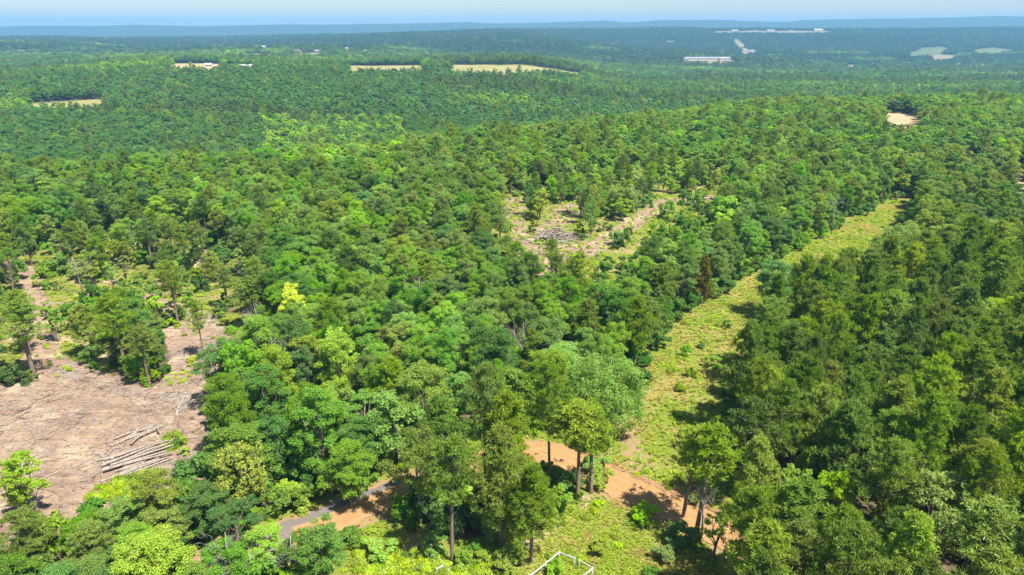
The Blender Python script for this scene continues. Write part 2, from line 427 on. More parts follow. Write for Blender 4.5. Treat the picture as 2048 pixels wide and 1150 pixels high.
# ------------------------------------------------------------------ mesh helpers
class MB:
    """collects vertices and faces; build() links them as one mesh object"""
    def __init__(s):
        s.v, s.f, s.mi, s.n = [], [], [], 0
    def add(s, verts, faces, mi=0):
        s.v.append(np.asarray(verts, float))
        s.f += [tuple(i + s.n for i in q) for q in faces]
        s.mi += [mi] * len(faces)
        s.n += len(verts)
    def add_quads(s, V, mi=0, k=4):
        """V: (n, k, 3) loose quads or triangles"""
        n = len(V)
        s.v.append(V.reshape(-1, 3))
        F = (np.arange(n * k).reshape(n, k) + s.n).tolist()
        s.f += F; s.mi += [mi] * n; s.n += n * k
    def tube(s, pts, rad, sides=5, mi=0, cap=True):
        pts = np.asarray(pts, float); k = len(pts)
        ring = []
        for i in range(k):
            t = pts[min(i + 1, k - 1)] - pts[max(i - 1, 0)]
            t /= np.linalg.norm(t) + 1e-9
            a = np.cross(t, (0.31, 0.93, 0.17) if abs(t[2]) > 0.6 else (0, 0, 1.0)); a /= np.linalg.norm(a) + 1e-9
            b = np.cross(t, a)
            th = np.arange(sides) * 2 * math.pi / sides
            ring.append(pts[i] + rad[i] * (np.cos(th)[:, None] * a + np.sin(th)[:, None] * b))
        F = []
        for i in range(k - 1):
            for j in range(sides):
                jj = (j + 1) % sides
                F.append((i * sides + j, i * sides + jj, (i + 1) * sides + jj, (i + 1) * sides + j))
        if cap:
            F.append(tuple(range(sides))[::-1]); F.append(tuple((k - 1) * sides + j for j in range(sides)))
        s.add(np.vstack(ring), F, mi)
    def box(s, x0, x1, y0, y1, z0, z1, mi=0):
        s.add([(x0, y0, z0), (x1, y0, z0), (x1, y1, z0), (x0, y1, z0), (x0, y0, z1), (x1, y0, z1), (x1, y1, z1), (x0, y1, z1)],
              [(3, 2, 1, 0), (4, 5, 6, 7), (0, 1, 5, 4), (1, 2, 6, 5), (2, 3, 7, 6), (3, 0, 4, 7)], mi)
    def mesh(s, name, mats, smooth=False):
        me = bpy.data.meshes.new(name)
        me.from_pydata(np.vstack(s.v).tolist() if s.v else [], [], s.f)
        for m in (mats if isinstance(mats, (list, tuple)) else [mats]): me.materials.append(m)
        if len(me.materials) > 1: me.polygons.foreach_set('material_index', s.mi)
        if smooth: me.polygons.foreach_set('use_smooth', [True] * len(me.polygons))
        me.update()
        return me
    def build(s, name, mats, parent=None, smooth=False, loc=None):
        o = bpy.data.objects.new(name, s.mesh(name, mats, smooth))
        col.objects.link(o)
        if parent is not None: o.parent = parent
        if loc is not None: o.location = loc
        return o

def tag(o, label=None, cat=None, group=None, kind=None):
    if label: o['label'] = label
    if cat: o['category'] = cat
    if group: o['group'] = group
    if kind: o['kind'] = kind
    return o

def empty(name, loc=(0, 0, 0), rz=0.0):
    o = bpy.data.objects.new(name, None); col.objects.link(o)
    o.location = loc; o.rotation_euler = (0, 0, rz); o.empty_display_size = 0.5
    return o

def zat(x, y): return float(hgt(x, y)[0])

def unit(v): return v / (np.linalg.norm(v, axis=-1, keepdims=True) + 1e-9)

def leaf_quads(c, nrm, size, r, aspect=0.62):
    """diamond leaf sprays at c, facing nrm, random spin"""
    n = len(c)
    a = unit(np.cross(nrm, unit(r.normal(size=(n, 3)))))
    b = np.cross(nrm, a)
    s = (size * r.uniform(0.65, 1.3, n))[:, None]
    a, b = a * s, b * s * aspect
    bend = nrm * s * 0.22
    return np.stack([c - a - bend, c + b + bend * 0.4, c + a - bend, c - b + bend * 0.4], 1)

def clump_leaves(cen, rad, n, size, r, squash=0.75, shell=0.45, tri=False):
    d = unit(r.normal(size=(n, 3)) + (0, 0, 0.35))
    rr = rad * (shell + (1 - shell) * r.random(n) ** 0.6)
    p = cen + d * rr[:, None] * (1, 1, squash)
    nr = unit(d * 0.75 + np.array([0, 0, 0.55]) + r.normal(size=(n, 3)) * 0.45)
    return leaf_quads(p, nr, size, r)

def broadleaf(seed, H=15.0, W=3.6, base=0.2, lobes=11, clumps=8, per=60, leaf=0.17, rag=0.3, limbs=True, sides=5, rc=(0.15, 0.25), tight=1.0):
    """trunk builder and crown builder of one broadleaf tree at the origin: limbs carry lobes, lobes carry leaf clumps"""
    r = np.random.default_rng(seed)
    tk, cr = MB(), MB()
    lean = r.normal(size=2) * 0.45
    top = np.array([lean[0], lean[1], H * 0.80])
    tp = [np.array([0, 0, -0.3]), np.array([0, 0, 0.4])]
    for t in (0.25, 0.5, 0.75, 1.0): tp.append(top * t + np.append(r.normal(size=2) * 0.16, 0))
    r0 = 0.013 * H + 0.04
    tk.tube(tp, [r0 * 1.5, r0 * 1.05, r0 * 0.9, r0 * 0.7, r0 * 0.42, r0 * 0.12], sides + 1)
    zb = H * base
    L = []
    for i in range(lobes):
        t = (i + r.uniform(.2, .8)) / lobes                      # from low to high
        zc = zb + (H - zb) * (0.16 + 0.70 * t)
        prof = math.sin(math.pi * (0.24 + 0.58 * t)) ** 0.7
        az = i * 2.4 + r.uniform(-.7, .7)
        lr = W * r.uniform(.34, .52) * (0.75 + 0.25 * prof)
        rad = max(0.0, W * prof * r.uniform(1 - rag, 1 + rag * .5) - lr * 0.75)
        if i == lobes - 1: rad *= 0.3
        L.append((np.array([math.cos(az) * rad + lean[0] * t, math.sin(az) * rad + lean[1] * t, zc]), lr))
    for c, lr in L:
        t0 = np.clip((c[2] / H) * 0.95 - r.uniform(.12, .25), .15, .93)
        s0 = top * min(t0, 0.97)
        if limbs:
            m = (s0 + c) / 2 + r.normal(size=3) * 0.25 - np.array([0, 0, 0.2])
            rb = r0 * (1 - t0) * 0.6 + 0.035
            tk.tube([s0, m, c, c + (c - m) * 0.5], [rb, rb * 0.7, rb * .4, 0.015], 4, cap=False)
        k = max(3, int(clumps * (lr / (.38 * W)) ** 2 * r.uniform(.7, 1.25)))
        for _ in range(k):
            d = unit(r.normal(size=3) + np.append(unit(np.append(c[:2], 0))[:2] * .35, .45))
            q = W * r.uniform(*rc)
            p = c + d * lr * r.uniform(.55, 1.05) * np.array([1, 1, .8])
            if p[2] > H - q * .5: p[2] = H - q * .5
            n = max(5, int(per * (q / (W * .2)) ** 2 * r.uniform(.7, 1.2)))
            cr.add_quads(clump_leaves(p, q, n, leaf, r, 0.72, 0.25))
            if limbs and r.random() < .3: tk.tube([c, p], [.035, .012], 3, cap=False)
    return tk, cr

def pine(seed, H=17.0, W=2.9, base=0.5, tufts=300, blades=15, bl=0.44, bw=0.075, taper=1.0, dead=True, round_=0.6):
    r = np.random.default_rng(seed)
    tk, cr = MB(), MB()
    lean = r.normal(size=2) * 0.25
    def axis(t): return np.array([lean[0] * t * t, lean[1] * t * t, H * t])
    r0 = 0.011 * H + 0.04
    tk.tube([axis(-0.02), axis(0.02), axis(0.3), axis(0.6), axis(0.85), axis(0.985)], [r0 * 1.4, r0 * 1.05, r0 * 0.9, r0 * 0.65, r0 * 0.35, 0.02], 6)
    zb = base; pts = []
    nb = int(30 + (1 - base) * 26)
    per = max(3, tufts // nb)
    az = r.uniform(0, 6.28)
    for i in range(nb):
        t = zb + (0.985 - zb) * ((i + r.random()) / nb)
        s = (t - zb) / (1 - zb)
        prof = (1 - s ** (1.0 + 2.2 * round_)) ** 0.75 * (0.45 + 0.55 * min(1, s / 0.25 + 0.15)) * taper + (1 - taper) * (1 - s)
        Lb = W * max(0.12, prof) * r.uniform(0.7, 1.2)
        az += 2.4 + r.uniform(-0.5, 0.5)
        d = np.array([math.cos(az), math.sin(az), r.uniform(0.0, 0.35) + 0.25 * s])
        a = axis(t)
        e = a + d * Lb
        mid = a + d * Lb * 0.5 + np.array([0, 0, -0.12 * Lb])
        tk.tube([a, mid, e], [0.055, 0.035, 0.012], 3, cap=False)
        for q, m_ in ((1.0, 5), (0.72, 4), (0.45, 3)):
            pc = a + (e - a) * q + r.normal(size=3) * np.array([1, 1, .3]) * 0.22 * Lb
            m_ = max(1, int(m_ * per / 8.0 + r.random()))
            pts += [pc + r.normal(size=3) * np.array([.30, .30, .20]) * (0.7 + 0.15 * Lb) for _ in range(m_)]
    for k in range(14): pts.append(axis(1 - 0.10 * r.random()) + r.normal(size=3) * 0.3)
    if dead:
        for i in range(7):
            t = r.uniform(0.25, zb); a = axis(t); an = r.uniform(0, 6.28)
            tk.tube([a, a + np.array([math.cos(an), math.sin(an), 0.1]) * r.uniform(0.5, 1.4)], [0.03, 0.01], 3, cap=False)
    pts = np.array(pts); n = len(pts)
    c = np.repeat(pts, blades, 0)
    d = unit(r.normal(size=(n * blades, 3)) + np.array([0, 0, 0.45]))
    s = bl * r.uniform(0.6, 1.2, n * blades)[:, None]
    sd = unit(np.cross(d, r.normal(size=(n * blades, 3)))) * bw
    tip = c + d * s
    b0 = c + d * s * 0.12
    V = np.stack([b0 - sd * 0.55, b0 + sd * 0.55, tip + sd * 0.4, tip - sd * 0.4], 1)
    cr.add_quads(V)
    return tk, cr

def bare_tree(seed, H=11, spread=0.5, r0=0.16):
    r = np.random.default_rng(seed); tk, br = MB(), MB()
    top = np.array([r.normal() * 0.4, r.normal() * 0.4, H])
    tk.tube([(0, 0, -0.3), top * 0.35 + r.normal(size=3) * 0.1, top * 0.7 + r.normal(size=3) * 0.15, top], [r0 * 1.3, r0, r0 * 0.55, 0.03], 6)
    def limb(a, d, L, rad, lev):
        b = a + d * L * 0.5 + r.normal(size=3) * L * 0.08
        e = a + d * L + r.normal(size=3) * L * 0.1
        br.tube([a, b, e], [rad, rad * 0.7, rad * 0.35], 4, cap=False)
        if lev:
            for _ in range(4):
                t = r.uniform(0.3, 1.0)
                limb(a + (e - a) * t, unit(d + r.normal(size=3) * 0.55 + np.array([0, 0, 0.2])), L * r.uniform(0.35, 0.6), rad * 0.5, lev - 1)
    for i in range(11):
        t = r.uniform(0.35, 0.95); an = i * 2.4
        limb(top * t, unit(np.array([math.cos(an) * spread, math.sin(an) * spread, 0.75])), H * (1.05 - t) * 0.62, r0 * 0.5 * (1.2 - t), 2)
    return tk, br

COLS = {
    'deep': (0.066, 0.130, 0.023), 'mid': (0.104, 0.182, 0.024), 'blue': (0.074, 0.148, 0.034), 'olive': (0.124, 0.168, 0.030),
    'lime': (0.158, 0.240, 0.020), 'yellow': (0.220, 0.275, 0.018), 'pale': (0.175, 0.220, 0.052),
    'pine': (0.116, 0.168, 0.021), 'pinedark': (0.084, 0.132, 0.020), 'pinelight': (0.150, 0.202, 0.024), 'fardark': (0.045, 0.080, 0.018), 'cedar': (0.115, 0.112, 0.016),
}
LOOK = {'fardark': 'dark green', 'deep': 'deep green', 'mid': 'mid green', 'blue': 'cool blue-green', 'olive': 'dull olive', 'lime': 'bright lime-green', 'yellow': 'yellow-green',
        'pale': 'pale grey-green', 'pine': 'olive-green', 'pinedark': 'dark green', 'pinelight': 'light yellow-green', 'cedar': 'brownish olive'}

# ------------------------------------------------------------------ ground sheet
def build_ground():
    ang = np.concatenate([np.arange(-180, -52, 6.0), np.arange(-52, -42, 1.0), np.arange(-42, 42.01, 0.3), np.arange(43, 52.5, 1.0), np.arange(54, 180, 6.0)])
    rr = [6.0]
    while rr[-1] < 11000: rr.append(rr[-1] * (1.0125 if rr[-1] < 400 else 1.02))
    rr = np.array(rr)
    A, D = np.meshgrid(np.radians(ang), rr)
    X, Y = D * np.sin(A), D * np.cos(A)
    x, y = np.append(X.ravel(), 0), np.append(Y.ravel(), 0)
    z = hgt(x, y)
    nr, na = X.shape
    i = np.arange(nr - 1)[:, None] * na; j = np.arange(na)[None, :]; j2 = (j + 1) % na
    Q = np.stack([i + j, i + na + j, i + na + j2, i + j2], -1).reshape(-1, 4)
    hub = nr * na
    Tr = np.stack([np.full(na, hub), np.arange(na), (np.arange(na) + 1) % na], -1)
    me = bpy.data.meshes.new('ground')
    me.vertices.add(len(x)); me.vertices.foreach_set('co', np.stack([x, y, z], -1).ravel())
    loops = np.concatenate([Q.ravel(), Tr.ravel()])
    me.loops.add(len(loops)); me.loops.foreach_set('vertex_index', loops.astype(np.int32))
    tot = np.concatenate([np.full(len(Q), 4), np.full(len(Tr), 3)])
    st = np.concatenate([[0], np.cumsum(tot)[:-1]])
    me.polygons.add(len(tot)); me.polygons.foreach_set('loop_start', st.astype(np.int32)); me.polygons.foreach_set('loop_total', tot.astype(np.int32))
    me.polygons.foreach_set('use_smooth', np.ones(len(tot), bool))
    me.update(calc_edges=True); me.validate()
    def put(name, v):
        a = me.attributes.new(name, 'FLOAT', 'POINT'); a.data.foreach_set('value', v.astype(np.float32))
    d = np.hypot(x, y)
    near = d < 700
    grass, dirt = np.zeros(len(x)), np.zeros(len(x))
    xn, yn = x[near], y[near]
    g = np.maximum(soft(STRIP, xn, yn, 1.5), soft(LOWER, xn, yn, 1.5))
    for Q in (STRIP, LOWER): g = np.maximum(g, np.clip(1.35 - np.where(inside(Q, xn, yn), 0, dist_poly(Q, xn, yn)) / 4.5, 0, 1))
    g = np.maximum(g, 0.62 * soft(SPARSE_L, xn, yn, 5)); g = np.maximum(g, 0.70 * soft(SPARSE_M, xn, yn, 6))
    rd = dist_poly(ROAD, xn, yn, False)
    g = np.maximum(g, np.clip(1.25 - np.maximum(rd - 4.0, 0) / 4.5, 0, 0.9))
    grass[near] = g
    q = np.maximum.reduce([soft(LEFTC, xn, yn, 1.8), soft(MID1, xn, yn, 2), soft(MID2, xn, yn, 2),
                           np.clip(1.3 - dist_poly(PATH_A, xn, yn, False) / 4.0, 0, 1), np.clip(1.1 - dist_poly(PATH_B, xn, yn, False) / 5.0, 0, 0.85),
                           np.clip(1.4 - dist_poly(TRACK, xn, yn, False) / 4.0, 0, 1), 0.40 * soft(SPARSE_L, xn, yn, 4), 0.36 * soft(SPARSE_M, xn, yn, 4)])
    # worn earth where the strip meets the road, and along the strip's tree edge
    clay = np.zeros(len(x)); cq = np.zeros(len(xn)); wx, wy = at(1262, 895); cq = np.maximum(cq, 0.72 * np.clip(1.4 - np.hypot((xn - wx) / 2.8, (yn - wy) / 6.5), 0, 1))
    wx, wy = at(1385, 990); cq = np.maximum(cq, 0.7 * np.clip(1.4 - np.hypot((xn - wx) / 4, (yn - wy) / 3), 0, 1))
    gpx = poly([(1040, 1090), (1110, 1040), (1200, 985)])
    q = np.maximum(q, 0.50 * np.clip(1.3 - dist_poly(gpx, xn, yn, False) / 2.5, 0, 1))
    wx, wy = at(820, 1115); q = np.maximum(q, 0.6 * np.clip(1.4 - np.hypot((xn - wx) / 3, (yn - wy) / 3), 0, 1))
    cq = np.maximum(cq, np.clip(1.2 - np.maximum(rd - 3.0, 0) / 1.3, 0, 0.75))
    dirt[near] = q; clay[near] = cq; put('clay', clay)
    put('grass', grass); put('dirt', dirt)
    ft, fs, fg = np.zeros(len(x)), np.zeros(len(x)), np.zeros(len(x))
    for P in [F_RIGHT, F_TAN, F_SM2]: ft = np.maximum(ft, soft(P, x, y, 4))
    for P in [F_MOUND2, F_TOP, F_RIDGE] + F_TOWN: ft = np.maximum(ft, .55 * soft(P, x, y, 14))
    for P in (F_LONG, F_LONG2, F_LEFT, F_SM1): fs = np.maximum(fs, soft(P, x, y, 4))
    for P in (F_MOUND, F_PALE): fg = np.maximum(fg, .8 * soft(P, x, y, 30))
    put('field_tan', ft); put('field_straw', fs); put('field_green', fg)
    put('wooded', np.clip((d - 500) / 500, 0, 1))
    me.materials.append(M['ground'])
    o = bpy.data.objects.new('ground', me); col.objects.link(o)
    tag(o, kind='structure')
build_ground()

# dirt road: its own sheet, slightly crowned, with ruts
def smooth_line(P, n):
    P = np.asarray(P); k = len(P)
    t = np.linspace(0, k - 1, n); out = []
    for s in t:
        i = min(int(s), k - 2); f = s - i
        p0, p1, p2, p3 = P[max(i - 1, 0)], P[i], P[i + 1], P[min(i + 2, k - 1)]
        out.append(0.5 * ((2 * p1) + (-p0 + p2) * f + (2 * p0 - 5 * p1 + 4 * p2 - p3) * f * f + (-p0 + 3 * p1 - 3 * p2 + p3) * f ** 3))
    return np.array(out)

def build_road():
    L = smooth_line(ROAD, 260)
    tan = np.gradient(L, axis=0); tan /= np.linalg.norm(tan, axis=1)[:, None]
    nor = np.stack([-tan[:, 1], tan[:, 0]], -1)
    W = 15; ac = np.linspace(-1, 1, W)
    xs, ys, zs, aa, gg = [], [], [], [], []
    for i in range(len(L)):
        hw = 2.9 + 0.5 * (vnoise(np.array([i * 0.13]), np.array([0.0]), 4)[0] - 0.5)
        for a in ac:
            j = (vnoise(np.array([i * 0.45]), np.array([a * 5 + 30]), 9)[0] - 0.5) * 0.7 if abs(a) > 0.99 else 0
            p = L[i] + nor[i] * (a * hw + j)
            xs.append(p[0]); ys.append(p[1]); aa.append(a)
            ppx = project(p[0], p[1], 0)[0]
            g = 1.0 if ppx < 585 else (0.95 * np.clip((a - 0.25) * 2.6, 0, 1) if ppx < 800 else 0.0)
            gg.append(g)
            zs.append(0.10 * (1 - a * a) + 0.04 - 0.05 * math.cos(a * 6.0) * (abs(a) < 0.8))
    z = hgt(np.array(xs), np.array(ys)) + np.array(zs) + 0.06
    V = np.stack([xs, ys, z], -1)
    F = [(i * W + j, i * W + j + 1, (i + 1) * W + j + 1, (i + 1) * W + j) for i in range(len(L) - 1) for j in range(W - 1)]
    b = MB(); b.add(V, F)
    me = b.mesh('dirt_road', M['road'], True)
    for n, v in (('across', aa), ('gravel', gg)):
        a = me.attributes.new(n, 'FLOAT', 'POINT'); a.data.foreach_set('value', np.array(v, np.float32))
    o = bpy.data.objects.new('dirt_road', me); col.objects.link(o); tag(o, kind='structure')
    # raised clay bank along the far edge of the road where the grass strip begins
    b = MB(); k = 7
    idx = [i for i in range(len(L)) if 1150 < project(L[i][0], L[i][1], 0)[0] < 1480]
    V, F = [], []
    for n, i in enumerate(idx):
        for j in range(k):
            t = j / (k - 1)
            p = L[i] + nor[i] * (2.8 + t * 1.7 + 0.25 * (vnoise(np.array([i * 0.7]), np.array([j * 1.0]), 2)[0] - 0.5))
            h = math.sin(math.pi * t) ** 0.8 * (0.05 + 0.50 * vnoise(np.array([i * 0.9]), np.array([j * 1.3]), 6)[0] * vnoise(np.array([i * 0.21]), np.array([3.0]), 8)[0]) if 0 < j < k - 1 else -0.25
            V.append((p[0], p[1], zat(*p) + 0.05 + h))
        if n: F += [((n - 1) * k + j, (n - 1) * k + j + 1, n * k + j + 1, n * k + j) for j in range(k - 1)]
    b.add(V, F)
    o = b.build('clay_bank', M['rock'], smooth=False); tag(o, kind='structure')
build_road()

# ------------------------------------------------------------------ tree models shared by the trees below
class Kind: pass
def model(tk_cr, names, barkm, leafm, H, W):
    k = Kind(); tk, cr = tk_cr
    k.trunk = tk.mesh('trunk', barkm, True); k.crown = cr.mesh('crown', leafm); k.H, k.W = H, W
    return k
BROAD = [model(broadleaf(100 + i, H=15, W=w, base=b, lobes=lo, clumps=cl, per=int(per * 1.7), leaf=lf * .75, rag=rg), 0, M['bark'], M['leaf'], 15, w)
         for i, (w, b, lo, cl, per, lf, rg) in enumerate([(3.6, .16, 13, 9, 70, .165, .25), (3.2, .12, 14, 9, 70, .16, .3), (4.0, .2, 13, 10, 72, .17, .35), (3.0, .14, 13, 9, 66, .155, .3),
                                                     (3.5, .24, 11, 8, 60, .17, .4), (4.2, .15, 15, 10, 74, .17, .3), (3.3, .08, 14, 9, 68, .16, .25), (3.8, .24, 10, 8, 60, .175, .45)])]
SLIM = [model(broadleaf(140 + i, H=15, W=w, base=b, lobes=lo, clumps=6, per=64, leaf=.13, rag=.4), 0, M['bark'], M['leaf'], 15, w)
        for i, (w, b, lo) in enumerate([(2.0, .22, 10), (2.4, .28, 9), (1.8, .15, 11)])]
BIGLEAF = [model(broadleaf(160 + i, H=15, W=w, base=.16, lobes=12, clumps=8, per=62, leaf=.19, rag=.35), 0, M['bark'], M['leaf'], 15, w) for i, w in enumerate((3.2, 3.8))]
DOME = model(broadleaf(170, H=11, W=3.6, base=.08, lobes=18, clumps=10, per=46, leaf=.17, rag=.06, rc=(.13, .18)), 0, M['bark'], M['leaf'], 11, 3.6)
SPREAD = model(broadleaf(180, H=13, W=7.0, base=.12, lobes=24, clumps=14, per=150, leaf=.165, rag=.25, rc=(.10, .17)), 0, M['bark'], M['leaf'], 13, 7.0)
PINE = [model(pine(200 + i, H=17, W=w, base=b, tufts=tf, round_=ro), 0, M['pinebark'], M['needle'], 17, w)
        for i, (w, b, tf, ro) in enumerate([(3.1, .36, 620, .5), (3.5, .42, 620, .7), (2.9, .30, 620, .3), (3.3, .44, 560, .6), (3.0, .25, 660, .35), (3.6, .38, 620, .55), (2.8, .34, 580, .4)])]
TALLPINE = [model(pine(230 + i, H=17, W=w, base=b, tufts=tf, round_=.9), 0, M['pinebark'], M['needle'], 17, w) for i, (w, b, tf) in enumerate([(2.3, .60, 270), (2.6, .55, 290), (2.0, .5, 240)])]
CEDAR = model(pine(260, H=10, W=2.0, base=.08, tufts=420, blades=14, bl=.4, bw=.1, round_=.2, dead=False), 0, M['pinebark'], M['needle'], 10, 2)
SHRUB = [model(broadleaf(300 + i, H=2.2, W=1.25, base=.0, lobes=6, clumps=5, per=34, leaf=.11, limbs=False, sides=4, rc=(.2, .32)), 0, M['bark'], M['leaf'], 2.2, 1.25) for i in range(4)]

# lighter models for the woods further off
MIDB = [model(broadleaf(400 + i, H=15, W=w, base=.14, lobes=11, clumps=6, per=26, leaf=.30, rag=.35, limbs=False, sides=3), 0, M['bark'], M['leaf'], 15, w) for i, w in enumerate((3.6, 3.2, 4.0, 3.0))]
MIDP = [model(pine(430 + i, H=16, W=w, base=.40, tufts=300, blades=8, bl=.55, bw=.15, dead=False, round_=.8), 0, M['pinebark'], M['needle'], 16, w) for i, w in enumerate((3.3, 2.9, 3.6))]
FARB = [model(broadleaf(460 + i, H=15, W=w, base=.15, lobes=8, clumps=3, per=12, leaf=.62, rag=.35, limbs=False, sides=3, rc=(.22, .34)), 0, M['bark'], M['leaf'], 15, w) for i, w in enumerate((3.6, 3.1, 4.0))]
FARP = [model(pine(480 + i, H=16, W=w, base=.40, tufts=150, blades=5, bl=.8, bw=.3, dead=False, round_=.9), 0, M['pinebark'], M['needle'], 16, w) for i, w in enumerate((3.4, 3.0))]

def make_tree(name, k, x, y, H, W, look, rz=None, tilt=0.0, z=None):
    root = empty(name, (x, y, (zat(x, y) if z is None else z)), rng.uniform(0, 6.28) if rz is None else rz)
    if tilt: root.rotation_euler = (tilt * rng.normal(), tilt * rng.normal(), root.rotation_euler[2])
    s = H / k.H; w = W / k.W
    root.scale = (w, w, s)
    t = bpy.data.objects.new('trunk', k.trunk); c = bpy.data.objects.new('crown', k.crown)
    for o in (t, c): col.objects.link(o); o.parent = root
    cc = COLS[look]; c.color = (*cc, 1)
    return root

trees = []          # every standing tree near the viewer: (x, y, radius)
def clear_of(x, y, r):
    return all((x - a) ** 2 + (y - b) ** 2 > (r + c) ** 2 for a, b, c in trees)

